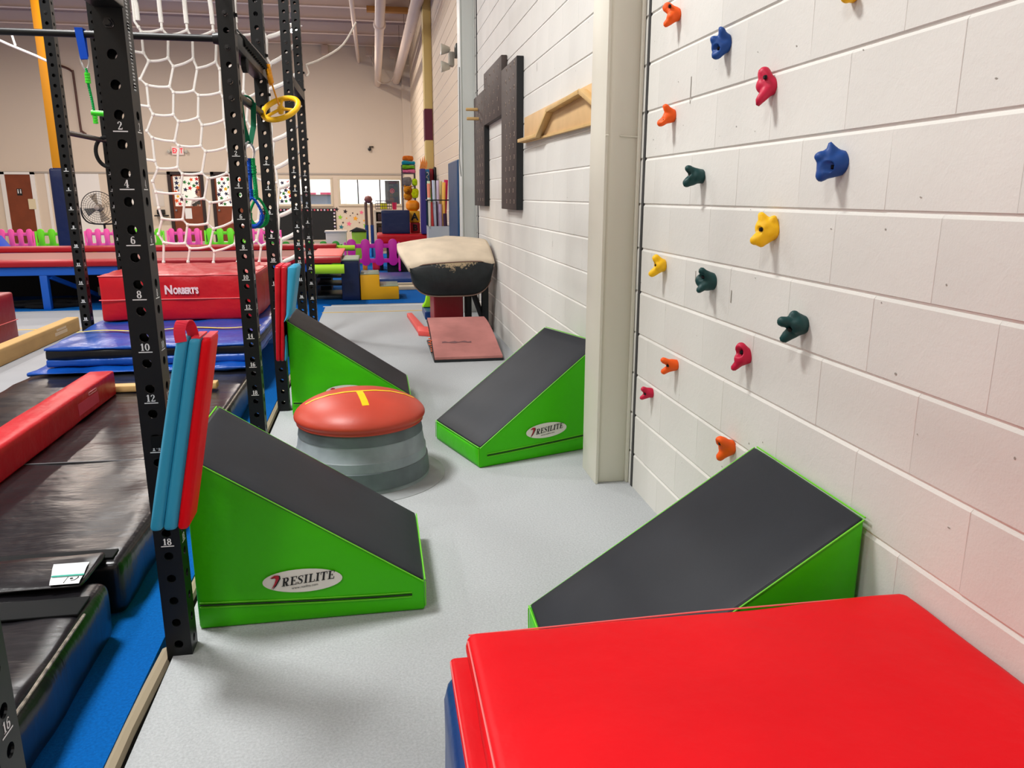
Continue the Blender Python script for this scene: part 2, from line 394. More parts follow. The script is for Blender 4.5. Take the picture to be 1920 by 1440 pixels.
cable = MB().tube(spl([(1.05, 9.66, 2.9), (1.047, 9.68, 2.2), (1.04, 9.7, 1.9), (1.046, 9.66, 1.72), (1.05, 9.64, 1.66)], 4), .006, 6)
T(O('cable', cable.mesh('cable', M('grey_cable', (120, 124, 122), .6), smooth=True)), 'thin dark cable hanging down the face of the grey column', 'cable')
c3 = ST(O('column_yellow', MB().box(1.07, 1.228, 16.35, 16.75, 0, ZC).mesh('column_yellow', M('pale_yellow_paint', (214, 190, 120), .6), bevel=.01)))
O('painted_patch', MB().box(1.064, 1.07, 16.352, 16.748, 2.52, 3.12).box(1.071, 1.22, 16.344, 16.349, 2.52, 3.12).mesh('painted_patch', M('maroon_paint', (96, 20, 50), .6)), c3, label='maroon painted band')
c4 = ST(O('column_corner', bx('column_corner', .98, XW + .3, 25.6, 25.999, 0, 5.35, wallpaint)))
# ceiling: deck, purlins
ce = ST(O('ceiling', bx('ceiling', XL, 1.6, YF, YB + .1, ZC + .12, ZC + .3, ceilpaint)))
deck = MB()
for i in range(40):
    y = 16 + i * .25; deck.add([(XL, y, ZC + .12), (XL, y + .08, ZC + .05), (XL, y + .17, ZC + .05), (XL, y + .25, ZC + .12), (1.6, y, ZC + .12), (1.6, y + .08, ZC + .05), (1.6, y + .17, ZC + .05), (1.6, y + .25, ZC + .12)], [(0, 1, 5, 4), (1, 2, 6, 5), (2, 3, 7, 6)])
O('deck_ribs', deck.mesh('deck_ribs', ceilpaint, fix=False), ce)
for y in (17.2, 18.4, 19.6, 20.9, 22.3, 24.2, 25.85):
    m = MB().box(XL, 1.22, y - .012, y + .012, ZC - .24, ZC + .12).box(XL, 1.22, y - .06, y + .06, ZC - .255, ZC - .24)
    O('purlin', m.mesh('purlin', beampaint), ce)
# back wall with openings
wb = MB(); TH = .14
openings = [(-6.15, -5.28, 0, 2.06), (-4.88, -4.0, 0, 2.06), (-3.0, -2.52, 1.16, 1.93), (-2.36, -1.36, 1.16, 1.93), (-1.06, .86, 1.17, 1.92)]
xs = sorted({XL, 1.6} | {o[0] for o in openings} | {o[1] for o in openings})
for a, b in zip(xs[:-1], xs[1:]):
    op = [o for o in openings if o[0] <= a and o[1] >= b]
    if not op: wb.box(a, b, YB, YB + TH, -.1, ZC + .3)
    else:
        if op[0][2] > 0: wb.box(a, b, YB, YB + TH, -.1, op[0][2])
        wb.box(a, b, YB, YB + TH, op[0][3], ZC + .3)
wbk = ST(O('wall_back', wb.mesh('wall_back', wallpaint)))
ST(O('wall_left', bx('wall_left', XL - .2, XL, YF, YB + .1, -.1, ZC + .3, wallpaint)))
ST(O('wall_front', bx('wall_front', XL, 1.6, YF - .2, YF, -.1, ZC + .3, wallpaint)))
ST(O('trim_1', bx('trim_1', XL, 1.0, YB - .03, YB - .001, 2.07, 2.12, M('grey_trim', (176, 168, 158), .6))))
ST(O('trim_2', MB().box(-9.7, -9.62, YB - .02, YB - .001, 0, 2.06).box(-8.95, -8.2, YB - .018, YB - .001, 0, 2.06).box(-7.4, -6.8, YB - .018, YB - .001, 0, 2.06).mesh('trim_2', offwhite)))
# room behind the windows
ST(O('wall_office', MB().box(-7, 1.6, 29, 29.1, 0, 2.7).box(-7, 1.6, YB + TH + .01, 29, 2.6, 2.7).box(-7.1, -7, YB + TH + .01, 29, 0, 2.7).box(1.6, 1.7, YB + TH + .01, 29, 0, 2.7).mesh('wall_office', offwhite)))
area(-.4, 27.6, 2.55, 1.4, 1.6, 150, (.95, .98, 1)); area(-3.4, 27.6, 2.55, 1.6, 1.2, 60, (1, .95, .9)); area(-5.6, 27.7, 2.55, .8, .8, 40, (1, .94, .88))
def window(n, x0, x1, z0, z1, mull, name=None):
    f = .07; y0, y1 = YB - .03, YB + .06
    fr = MB().box(x0 - f, x1 + f, y0, y1, z1, z1 + f).box(x0 - f, x1 + f, y0 - .03, y1, z0 - f, z0).box(x0 - f, x0, y0, y1, z0, z1).box(x1, x1 + f, y0, y1, z0, z1)
    w = ST(O(f'window_{n}', fr.mesh(f'window_{n}', trimpaint, bevel=.006)))
    xx = [x0] + mull + [x1]
    for a, b in zip(xx[:-1], xx[1:]):
        O('pane', bx('pane', a + .01, b - .01, YB + .03, YB + .036, z0 + .01, z1 - .01, clear), w)
    for a in mull:
        O('mullion', bx('mullion', a - .022, a + .022, YB + .015, YB + .05, z0, z1, M('grey_aluminium', (96, 100, 106), .4)), w)
    return w
STARC = [M('star_' + c, rgb, .6) for c, rgb in (('red', (208, 20, 40)), ('orange', (240, 92, 20)), ('yellow', (246, 190, 20)), ('green', (20, 120, 40)), ('navy', (24, 28, 70)), ('plum', (70, 14, 48)))]
def stars(par, x0, x1, z0, z1, y, n, seed, r=(.062, .085), skip=None):
    rs = random.Random(seed); pts = []
    for _ in range(n * 60):
        if len(pts) >= n: break
        x, z = rs.uniform(x0 + .06, x1 - .06), rs.uniform(z0 + .06, z1 - .06)
        if skip and skip[0] < x < skip[1] and skip[2] < z < skip[3]: continue
        if all((x - a) ** 2 + (z - b) ** 2 > .0125 for a, b in pts): pts.append((x, z))
    for i, (x, z) in enumerate(pts):
        mm = MB().prism(star(x, z, rs.uniform(*r), rs.uniform(-.4, .4)), (0, y, 0), (1, 0, 0), (0, 0, 1), (0, -.004, 0))
        O('star', mm.mesh('star', rs.choice(STARC)), par)
w1 = window(1, -1.06, .86, 1.17, 1.92, [-.5, .2])
w2 = window(2, -2.36, -1.36, 1.16, 1.93, [])
w3 = window(3, -3.0, -2.52, 1.16, 1.93, [])
stars(w3, -3.0, -2.52, 1.16, 1.93, YB + .028, 24, 5)
def stardoor(n, x0, x1, glasslow, seed, nst, skip=None):
    fr = MB().box(x0 - .09, x0 + .005, YB - .04, YB + .06, 0, 2.14).box(x1 - .005, x1 + .09, YB - .04, YB + .06, 0, 2.14).box(x0 - .09, x1 + .09, YB - .04, YB + .06, 2.05, 2.14)
    d = ST(O(f'door_{n}', fr.mesh(f'door_{n}', darkframe)))
    O('door_leaf', MB().box(x0, x1, YB, YB + .045, .02, glasslow).box(x0, x0 + .06, YB, YB + .045, glasslow, 2.05).box(x1 - .06, x1, YB, YB + .045, glasslow, 2.05).box(x0, x1, YB, YB + .045, 2.0, 2.05).mesh('door_leaf', brown), d)
    O('pane', bx('pane', x0 + .05, x1 - .05, YB + .018, YB + .024, glasslow - .01, 2.01, clear), d)
    stars(d, x0 + .04, x1 - .04, glasslow, 2.01, YB + .014, nst, seed, skip=skip)
    O('door_knob', MB().lathe([(0, -.07), (.03, -.07), (.035, -.04), (.015, -.02), (.015, 0)], (x0 + .09, YB, .98), 12, 'y').mesh('door_knob', steel, smooth=True), d)
    return d
d2 = stardoor(2, -6.15, -5.28, 1.1, 11, 24, (-5.72, -5.25, 1.1, 1.52))
d3 = stardoor(3, -4.88, -4.0, 1.1, 12, 30)
O('paper_notice', bx('paper_notice', -5.82, -5.62, YB - .006, YB - .001, .72, 1.04, white), d2)
# restroom door on the left
d1 = ST(O('door_1', MB().box(-10.92, -10.8, YB - .05, YB - .001, 0, 2.1).box(-10.1, -9.98, YB - .05, YB - .001, 0, 2.1).box(-10.92, -9.98, YB - .05, YB - .001, 2.03, 2.1).mesh('door_1', offwhite)))
O('door_leaf', bx('door_leaf', -10.8, -10.1, YB - .03, YB - .002, .02, 2.03, brown), d1)
sg = O('door_sign', bx('door_sign', -10.52, -10.38, YB - .036, YB - .031, 1.42, 1.62, inkblack), d1)
O('sign_figure', MB().box(-10.5, -10.47, YB - .04, YB - .037, 1.48, 1.56).box(-10.43, -10.4, YB - .04, YB - .037, 1.48, 1.56).lathe([(0, -.002), (.016, -.002), (.016, .002)], (-10.485, YB - .038, 1.585), 8, 'y').lathe([(0, -.002), (.016, -.002), (.016, .002)], (-10.415, YB - .038, 1.585), 8, 'y').mesh('sign_figure', white), sg)
O('paper_notice', bx('paper_notice', -10.24, -10.04, YB - .058, YB - .052, 1.02, 1.32, M('cream_paper', (226, 214, 180), .7)), d1)

# ---------------------------------------------------------------- climbing holds on the block wall
HOLDS=[
('orange',3.184,2.136,[(0.045,0.026,0.0192),(0.017,0.004,0.0192),(0.051,-0.038,0.0128),(0.034,-0.011,0.0171),(0.051,0.026,0.0085)]),
('blue',2.707,1.940,[(0.03,0.041,0.0111),(0.048,0.017,0.0129),(0.03,-0.006,0.024),(0.043,-0.035,0.0166),(0.031,0.05,0.0055),(0.044,-0.015,0.0074)]),
('crimson',2.361,1.763,[(0.026,0.036,0.0198),(0.026,0.0,0.0215),(0.046,-0.041,0.0132),(0.053,-0.058,0.0066),(0.041,0.021,0.0083)]),
('orange',3.183,1.751,[(0.04,0.033,0.0132),(0.024,0.0,0.022),(0.057,-0.029,0.0154),(0.053,-0.02,0.0066)]),
('green',2.861,1.502,[(0.059,0.028,0.0142),(0.024,0.002,0.0223),(0.061,-0.024,0.0162),(0.049,-0.002,0.0162),(0.057,0.004,0.0061)]),
('blue',1.952,1.519,[(0.035,0.044,0.0057),(0.031,0.02,0.0156),(0.034,-0.013,0.0284),(0.055,0.014,0.0142),(0.05,-0.035,0.0156),(0.041,-0.014,0.0085)]),
('yellow',2.283,1.329,[(0.042,0.042,0.0117),(0.028,0.005,0.0284),(0.06,-0.032,0.0167),(0.043,-0.042,0.0134),(0.012,0.033,0.01),(0.057,0.0,0.0083)]),
('yellow',3.211,1.139,[(0.042,0.03,0.0162),(0.025,0.0,0.0231),(0.053,-0.037,0.0162),(0.049,0.0,0.0069)]),
('green',2.704,1.127,[(0.05,0.034,0.0139),(0.036,-0.004,0.0277),(0.057,-0.034,0.0119),(0.02,-0.026,0.0119),(0.053,0.012,0.0079)]),
('green',2.062,1.060,[(0.069,0.014,0.0157),(0.036,0.033,0.0141),(0.028,0.005,0.0235),(0.052,-0.036,0.0157),(0.056,-0.009,0.0078)]),
('crimson',2.391,0.900,[(0.025,0.029,0.0199),(0.025,-0.005,0.0235),(0.047,-0.038,0.0109),(0.038,0.018,0.0091)]),
('orange',3.014,0.736,[(0.059,0.023,0.0135),(0.02,0.005,0.0203),(0.05,-0.027,0.0135),(0.05,0.002,0.0068)]),
('crimson',3.289,0.545,[(0.044,0.022,0.0123),(0.02,0.0,0.0197),(0.047,-0.022,0.0099),(0.044,0.0,0.0062)]),
('orange',2.455,0.555,[(0.052,0.029,0.0191),(0.025,0.002,0.0229),(0.042,-0.034,0.0153),(0.061,0.021,0.0076)]),
('yellow',1.969,1.923,[(0.027,0.0,0.0164),(0.037,0.016,0.0123),(0.048,0.0,0.0055)]),
]
HC = {'orange': M('hold_orange', (244, 92, 14), .55, .35, [('n', 60, .1, .004)]), 'blue': M('hold_blue', (8, 66, 140), .5, .4, [('n', 60, .1, .004)]), 'crimson': M('hold_crimson', (196, 16, 62), .5, .4, [('n', 60, .1, .004)]),
      'green': M('hold_green', (8, 62, 62), .5, .4, [('n', 60, .1, .004)]), 'yellow': M('hold_yellow', (250, 196, 4), .5, .4, [('n', 60, .1, .004)])}
HL = ['small orange climbing hold at the top beside the column with an open eye', 'blue climbing hold with a pointed peak near the top of the wall', 'long crimson climbing hold with two pockets, high on the wall',
 'orange climbing hold just below the topmost orange one beside the column', 'dark green lobed climbing hold above both yellow ones', 'large blue climbing hold, farthest along the wall toward the camera',
 'larger yellow climbing hold above the two green ones', 'smaller yellow climbing hold beside the column', 'dark green star shaped climbing hold next to the smaller yellow one', 'largest dark green climbing hold with three lobes, lowest of the green ones',
 'oval crimson climbing hold just below the large green one', 'orange climbing hold level with the oval crimson one', 'tiny crimson climbing hold low beside the column', 'lowest orange climbing hold just above the wedge by the wall', 'yellow climbing hold cut off by the top edge of the picture']
def hold_mesh(lobes, hole, seed):
    rs = random.Random(seed)
    L = [(Vector((-p, rs.uniform(-.3, .3) * .05, z)), r) for p, z, r in lobes]
    big = max(r for _, r in L); c = sum((q * r for q, r in L), Vector()) / sum(r for _, r in L)
    B0 = Vector((-.004, 0, c.z)); rb0 = big * .92; c = c * .7 + B0 * .3
    hp = Vector((-hole[0] - hole[2] * .7, -.01, hole[1])); hr = hole[2] * 1.25
    def sd(p):
        s = 0
        for q, r in L:
            ab = B0 - q; t = max(0, min(1, (p - q).dot(ab) / ab.length_squared)); s += math.exp(-((p - q - ab * t).length - (r + (rb0 - r) * t ** 1.5)) / .0042)
        return -.0042 * math.log(max(s, 1e-30))
    bm = bmesh.new(); bmesh.ops.create_icosphere(bm, subdivisions=4, radius=1)
    for v in bm.verts:
        d = v.co.normalized(); t = .11
        lo, hi = 0, .11
        # outermost surface along the ray
        k = .11
        while k > .002 and sd(c + d * k) > 0: k -= .003
        lo, hi = k, k + .003
        for _ in range(6):
            mid = (lo + hi) / 2
            if sd(c + d * mid) > 0: hi = mid
            else: lo = mid
        p = c + d * lo; p += d * .0028 * noise.noise(p * 45 + Vector((seed, 0, 0)))
        q = (p - hp).length
        if q < hr * 1.5: p += Vector((1, 0, 0)) * hr * 1.9 * max(0, 1 - (q / (hr * 1.5)) ** 4)
        p.x = min(p.x, .0015); v.co = p
    me = bpy.data.meshes.new('climbing_hold'); bm.to_mesh(me); bm.free(); me.polygons.foreach_set('use_smooth', [True] * len(me.polygons)); return me, hp, hr
for i, (c, y, z, lo) in enumerate(HOLDS):
    me, hp, hr = hold_mesh(lo[:-1], lo[-1], i); me.materials.append(HC[c])
    h = T(O('climbing_hold', me, loc=(XW - .001, y, z)), HL[i], 'climbing hold', 'climbing holds on the block wall')
    bo = MB().lathe([(0, -.004), (hr * .55, -.004), (hr * .7, 0), (hr * .7, .004)], (0, 0, 0), 10, 'x').mesh('bolt', M('dark_bolt', (20, 20, 24), .4, metal=.6), smooth=True)
    b = O('bolt', bo, h, world=False); b.location = hp + Vector((hr * 1.25, 0, 0))

# ---------------------------------------------------------------- foam wedges
WL, WW, WH, Wh = .762, .595, .625, .115
def make_wedge(side=-1):
    e = E('foam_wedge', '', 'foam wedge', (0, 0, 0))
    # local: x from tall back (0) to low end (WL), y 0..WW, z
    m = MB()
    P = [(0, 0), (WL, 0), (WL, Wh), (0, WH)]
    nx = 10
    b = MB().prism(P, (0, 0, 0), (1, 0, 0), (0, 0, 1), (0, WW, 0)).mesh('padded_body', green)
    bm = bmesh.new(); bm.from_mesh(b)
    bmesh.ops.subdivide_edges(bm, edges=bm.edges[:], cuts=9, use_grid_fill=True)
    for v in bm.verts:
        x, y, z = v.co; top = WH + (Wh - WH) * x / WL
        ty = 1 - (2 * y / WW - 1) ** 2; tz = max(0, 1 - (2 * z / max(top, .01) - 1) ** 2); tx = 1 - (2 * x / WL - 1) ** 2
        nz = noise.noise(Vector((x * 7, y * 7, z * 7)))
        if y < 1e-4 or y > WW - 1e-4: v.co.y += math.copysign(.010 * tx * tz + .0025 * nz * min(1, 4 * tz), y - WW / 2)
        if x < 1e-4 or x > WL - 1e-4: v.co.x += math.copysign(.006 * ty * tz, x - WL / 2)
    es = [q for q in bm.edges if len(q.link_faces) == 2 and q.calc_face_angle(0) > .45]
    bmesh.ops.bevel(bm, geom=es, offset=.011, segments=2, profile=.5, affect='EDGES')
    bmesh.ops.recalc_face_normals(bm, faces=bm.faces[:])
    bm.to_mesh(b); bm.free(); b.polygons.foreach_set('use_smooth', [True] * len(b.polygons))
    O('padded_body', b, e, world=False)
    # sloping black cover, a thin pad lying on the incline
    n = Vector((WH - Wh, 0, WL)).normalized(); d = Vector((WL, 0, Wh - WH)); L = d.length; d.normalize()
    sm = softbox('slope_cover', .006, L - .004, .003, WW - .003, -.012, .0035, slope_black, r=.0075, puff=.002, nx=14)
    sm.transform(Matrix((d, (0, 1, 0), n)).transposed().to_4x4()); sm.transform(Matrix.Translation((0, 0, WH)))
    O('slope_cover', sm, e, world=False, label='charcoal sloping top cover')
    pip = MB()
    for yy in (-.001, WW + .001):
        pip.tube([(.004, yy, WH - .004), (WL * .5, yy, (WH + Wh) / 2 - .002), (WL - .004, yy, Wh - .002)], .0026, 6)
        pip.tube([(WL + .002, yy + (.006 if yy < 0 else -.006), .015), (WL + .003, yy + (.006 if yy < 0 else -.006), Wh - .006)], .0022, 6)
    pip.tube([(WL + .002, .004, Wh + .001), (WL + .002, WW - .004, Wh + .001)], .0026, 6).tube([(-.002, .004, WH - .001), (-.002, WW - .004, WH - .001)], .0026, 6)
    O('piping', pip.mesh('piping', M('lime_piping', (104, 204, 26), .5), smooth=True), e, world=False)
    z1, z2 = .092, .066
    def bul(x, z):                                                  # how far the padded side stands out here
        top = WH + (Wh - WH) * x / WL
        return .010 * (1 - (2 * x / WL - 1) ** 2) * max(0, 1 - (2 * z / top - 1) ** 2) + .003
    fy = lambda x, z, off=0: (-bul(x, z) - off) if side < 0 else WW + bul(x, z) + off
    zp = MB()
    xs_ = [.01 + (WL - .055) * i / 12 for i in range(13)]
    zp.tube([(x, fy(x, z1), z1 + (z2 - z1) * x / WL) for x in xs_], .0024, 6)
    O('zipper', zp.mesh('zipper', inkblack, smooth=True), e, world=False)
    fp = MB()
    for dz in (.0085, -.0085): fp.tube([(x, fy(x, z1, -.001), z1 + dz + (z2 - z1) * x / WL) for x in xs_], .0022, 6)
    O('zipper_flap', fp.mesh('zipper_flap', M('lime_piping', (104, 204, 26), .5), smooth=True), e, world=False)
    # oval logo patch
    cx, cz, a, b2 = .350, .160, .132, .043; lg = MB()
    pt = [(cx, fy(cx, cz, .002), cz)] + [(cx + a * math.cos(k * PI / 18), fy(cx + a * math.cos(k * PI / 18), cz + b2 * math.sin(k * PI / 18), .0025), cz + b2 * math.sin(k * PI / 18)) for k in range(36)]
    lg.add(pt, [(0, 1 + k, 1 + (k + 1) % 36) for k in range(36)])
    lo = O('logo_patch', lg.mesh('logo_patch', M('patch_white', (226, 224, 216), .7), smooth='all'), e, world=False, label='white oval patch with italic serif lettering')
    u = Vector((-side, 0, .09)).normalized(); v = Vector((.09 * side, 0, 1)).normalized(); w = Vector((0, side, 0))
    C_ = Vector((cx, fy(cx, cz), cz)); tx = MB(); letters(tx, 'RESILITE', C_ + u * -.072 + v * -.010 + w * .0042, u, v, .0305, shear=.25, gap=.05)
    O('lettering', tx.mesh('lettering', inkblack, fix=False), lo, world=False)
    sw = MB()
    def swp(off): return [(-.105 + off, .030), (-.088 + off, .0385), (-.075 + off, .037), (-.074 + off, .026), (-.09 + off, .003), (-.107 + off, -.012), (-.093 + off, .008), (-.086 + off, .024), (-.09 + off, .0305)]
    sw.prism(swp(.004), C_ + v * -.006 + w * .0034, u, v, w * .0004, 1).prism(swp(0), C_ + v * -.004 + w * .0042, u, v, w * .0004, 0)
    O('swoosh', sw.mesh('swoosh', [inkred, inkblack], fix=False), lo, world=False)
    o = sans('web_address', 'www.resilite.com', .0125, C_ + u * -.04 + v * -.0255 + w * .0040, u, v, inkblack, parent=None); o.parent = lo
    return e
wd = make_wedge()
wd['label'] = 'green and black foam wedge nearest the camera on the left, backed against the numbered post'; wd['group'] = 'green foam wedges on the grey carpet'
wd.location = (-.64, 2.487, 0)
w2 = dup(wd, (-.588, 5.10, 0), 0, 'green and black foam wedge behind the red domed trainer'); w2.scale = (1.02, 1.02, 1.03)
wq = make_wedge(1); wq['group'] = wd['group']
a_ = math.atan2(.32, .947) + PI                                    # tall end toward the wall
wq['label'] = 'green and black foam wedge half hidden by the white column'; wq.rotation_euler.z = a_; wq.location = (.338 + .748 * math.cos(a_ - PI) + .0 - .012, 4.475 + .748 * math.sin(a_ - PI), 0)
dup(wq, (1.214, 2.258, 0), PI, 'green and black foam wedge under the climbing holds, behind the big red mat')
# ---------------------------------------------------------------- red folded mat bottom right
t = E('folded_mat', 'large red folded gym mat with a blue bottom panel, front right by the block wall', 'gym mat', (.66, .9, 0))
O('mat_panel', softbox('mat_panel', .108, 1.205, -.2, 1.478, .002, .438, bluev, r=.045, puff=.010, wr=.01), t, label='blue bottom panel')
O('mat_panel', softbox('mat_panel', .124, 1.21, -.2, 1.492, .432, .452, redv, r=.009, puff=.002, wr=.004, nx=20, seed=2), t)
O('mat_panel', softbox('mat_panel', .160, 1.219, -.2, 1.496, .455, .507, redv, r=.02, puff=.006, wr=.008, nx=24, seed=3), t, label='bright red top panel')
pp = MB().tube([(.166, -.19, .503), (.161, .6, .504), (.161, 1.47, .501)], .0022, 6).tube([(.165, 1.494, .501), (.7, 1.498, .503), (1.2, 1.494, .501)], .0022, 6).tube([(.124, -.19, .449), (.124, 1.48, .449)], .0022, 6)
O('piping', pp.mesh('piping', M('pink_piping', (236, 110, 110), .5), smooth=True), t)

# ---------------------------------------------------------------- domed trainer
t = E('mushroom_trainer', 'grey drum trainer with a domed red rubber cap marked by a yellow cross line', 'gym trainer', (-.115, 3.93, 0))
c0 = (-.115, 3.93, 0)
O('drum', MB().lathe([(.0, .29), (.305, .30), (.318, .235), (.329, .17), (.334, .165), (.337, .1), (.346, .012), (.35, .008)], c0, 48).mesh('drum', galv, smooth=True), t)
O('drum_band', MB().lathe([(.3345, .03), (.350, .03), (.3425, .115), (.33, .12)], c0, 48).mesh('drum_band', galvd, smooth=True), t, label='darker lower band')
O('drum_band', MB().lathe([(.30, .246), (.3195, .246), (.310, .30), (.30, .30)], c0, 48).mesh('drum_band', galvd, smooth=True), t, label='darker upper band')
O('base_ring', MB().lathe([(.33, .012), (.36, .010), (.425, .005), (.432, .002), (.432, .0)], c0, 56).mesh('base_ring', M('grey_base_ring', (150, 154, 156), .5, .4, var=(8, .15)), smooth=True), t)
capf = [(0, .456), (.08, .453), (.16, .441), (.23, .42), (.285, .393), (.318, .367), (.333, .345), (.332, .328), (.318, .312), (.295, .301), (0, .298)]
def capz(r):
    for (a, za), (b, zb) in zip(capf, capf[1:]):
        if a <= r <= b: return za + (zb - za) * (r - a) / (b - a)
    return .456
cp = [(a.x, a.y) for a in spl([(r, h, 0) for r, h in capf], 3)]
O('rubber_cap', MB().lathe([(max(0, a), b) for a, b in cp], c0, 56).mesh('rubber_cap', coral, smooth='all'), t)
def strip(p0, p1, w, n=16):
    m = MB(); vs = []; d = (Vector(p1) - Vector(p0)).normalized(); s = Vector((-d.y, d.x)) * w / 2
    for i in range(n + 1):
        p = Vector(p0).lerp(Vector(p1), i / n)
        for sg in (-1, 1):
            q = p + s * sg; vs.append((c0[0] + q.x, c0[1] + q.y, capz(q.length) + .0022))
    return m.add(vs, [(2 * i, 2 * i + 1, 2 * i + 3, 2 * i + 2) for i in range(n)])
O('marking_stripe', strip((.0, -.02), (.035, -.205), .034).mesh('marking_stripe', yel), t, label='yellow stripe toward the camera')
m = strip((-.27, -.03), (0, -.022), .02); m2 = strip((0, -.022), (.28, .03), .02); n0 = len(m.v); m.v += m2.v; m.f += [tuple(i + n0 for i in f) for f in m2.f]; m.mi += m2.mi
O('marking_stripe', m.mesh('marking_stripe', yel), t, label='yellow stripe across')

# ---------------------------------------------------------------- steel rig with posts, bars, bolts
RX, LX = -.663, -2.448; HB = .0381; PITCH = .0762; ZT = 3.66
def post_mesh():
    """square tube, 76 mm, with a through hole every 76.2 mm on all four sides"""
    m = MB(); n = 16; hr = .0135; th = .005; zs = [1.813 - PITCH * k for k in range(-24, 24)]
    zs = sorted(z for z in zs if -.03 < z - HB and z + HB < ZT); z_lo, z_hi = zs[0] - HB, zs[-1] + HB
    for f in range(4):
        a = f * PI / 2; nx, ny = round(math.sin(a)), -round(math.cos(a)); ux, uy = -ny, nx
        def P(s, z, d): return (nx * (HB - d) + ux * s, ny * (HB - d) + uy * s, z)
        for z in zs:
            circ = [(hr * math.cos(2 * PI * k / n + PI / n), hr * math.sin(2 * PI * k / n + PI / n)) for k in range(n)]
            sq = []
            for cx, cz in circ:
                s = HB / max(abs(cx), abs(cz)); sq.append((cx * s, cz * s))
            for k in (1, 5, 9, 13):                                  # pull the diagonal points into the corners
                sq[k] = (math.copysign(HB, sq[k][0]), math.copysign(HB, sq[k][1]))
            vs = [P(x, z + y, 0) for x, y in sq] + [P(x, z + y, 0) for x, y in circ] + [P(x, z + y, th) for x, y in circ] + [P(x * (1 - th / HB), z + y, th) for x, y in sq]
            fs = []
            for k in range(n):
                q = (k + 1) % n; fs += [(k, q, n + q, n + k), (n + k, n + q, 2 * n + q, 2 * n + k), (2 * n + k, 2 * n + q, 3 * n + q, 3 * n + k)]
            m.add(vs, fs)
    m.box(-HB, HB, -HB, HB, -.03, z_lo).box(-HB, HB, -HB, HB, z_hi, ZT)
    return m.mesh('upright', rackblack, fix=False)
pm = post_mesh()
nm = MB()
for nn in range(2, 20, 2):
    z = 1.769 - PITCH * nn; s = str(nn); w = sum(GL[c][0] for c in s) * .021 + .06 * .021 * (len(s) - 1)
    letters(nm, s, (-w / 2, -HB - .0006, z + .006), (1, 0, 0), (0, 0, 1), .021)
    nm.add([(-.019, -HB - .0006, z), (.019, -HB - .0006, z), (.019, -HB - .0006, z + .003), (-.019, -HB - .0006, z + .003)], [(0, 1, 2, 3)])
    letters(nm, s, (HB + .0006, -w / 2, z + .006), (0, 1, 0), (0, 0, 1), .021)
    nm.add([(HB + .0006, -.019, z), (HB + .0006, .019, z), (HB + .0006, .019, z + .003), (HB + .0006, -.019, z + .003)], [(0, 1, 2, 3)])
nme = nm.mesh('number_markings', white, fix=False)
boltm = MB().lathe([(0, -.014), (.008, -.014), (.0095, -.011), (.0095, -.004), (.014, -.004), (.014, 0)], (0, 0, 0), 6, 'y').mesh('bolt', M('black_bolt', (26, 27, 30), .35, .5))
rig = E('training_rig', 'black steel training rig with numbered hole posts along the carpet edge', 'training rig', (RX, 2.378, 0))
YS = {'G': 1.25, 'N': 2.378, 'A': 4.178, 'B': 5.298, 'C': 7.038, 'D': 8.138}
ups = {}
def bolt(par, x, y, z, rz=0):
    b = O('bolt', boltm, par, world=False); b.location = (x, y, z); b.rotation_euler = (0, 0, rz)
for k, (x, y) in dict({k: (RX - (.018 if k == 'G' else 0), y) for k, y in YS.items()}, F=(LX, 7.038), E=(LX, 8.138), H=(LX, 4.178)).items():
    u = O('upright', pm, rig); u.matrix_parent_inverse = Matrix.Translation(-Vector(rig.location)); u.location = (x - (.006 if k == 'N' else 0), y, -.02 if k == 'N' else 0); ups[k] = u
    ST(O('number_markings', nme, u, world=False), 'stuff')
for k, zs in {'A': (2.35, 2.2737, 2.1213, 1.9689, 1.8165 + .0762), 'N': (1.889,), 'B': (2.35, 2.2737), 'C': (2.6547, 2.5, 2.35, 2.2), 'D': (2.5,), 'F': (2.8,)}.items():
    for z in zs: bolt(ups[k], 0, -HB, 1.813 + PITCH * round((z - 1.813) / PITCH))
for k, zs in {'B': (2.27, 2.12, 2.05), 'D': (2.58, 2.4, 1.95, 1.7), 'A': (2.27,)}.items():
    for z in zs: bolt(ups[k], HB, 0, 1.813 + PITCH * round((z - 1.813) / PITCH), PI / 2)
def tube_box(name, a, b, w=.0762, mat=rackblack): return O(name, MB().beam(a, b, w, w).mesh(name, mat, bevel=.003), rig)
# cross members along the row and across
ca = tube_box('cross_member', (RX, YS['G'] + HB, 1.945), (RX, YS['N'] - HB, 1.945))
cb = tube_box('cross_member', (RX, YS['A'] + HB, 2.166), (RX, YS['B'] - HB, 2.166))
cc = tube_box('cross_member', (RX, YS['C'] + HB, 2.36), (RX, YS['D'] - HB, 2.36))
def bar(name, pts, r): return O(name, MB().tube(pts, r, 14).mesh(name, rackblack, smooth=True), rig)
bar('pull_up_bar', [(RX - HB, 4.178, 2.162), (LX + HB, 4.178, 2.162)], .016)
O('bar_flange', MB().lathe([(0, -.03), (.024, -.03), (.028, -.01), (.03, 0), (0, 0)], (RX - HB, 4.178, 2.162), 16, 'x').mesh('bar_flange', rackblack, smooth=True), rig)
bar('low_bar', [(RX, YS['A'] + HB, 1.922), (RX, YS['B'] - HB, 1.922)], .0215)
bar('low_bar', [(LX, 7.038 + HB, 1.925), (LX, 8.138 - HB, 1.925)], .0215)
tube_box('cross_member', (RX - HB, 8.138, 3.3), (LX + HB, 8.138, 3.3)); tube_box('cross_member', (RX - HB, 7.038, 3.5), (LX + HB, 7.038, 3.5))
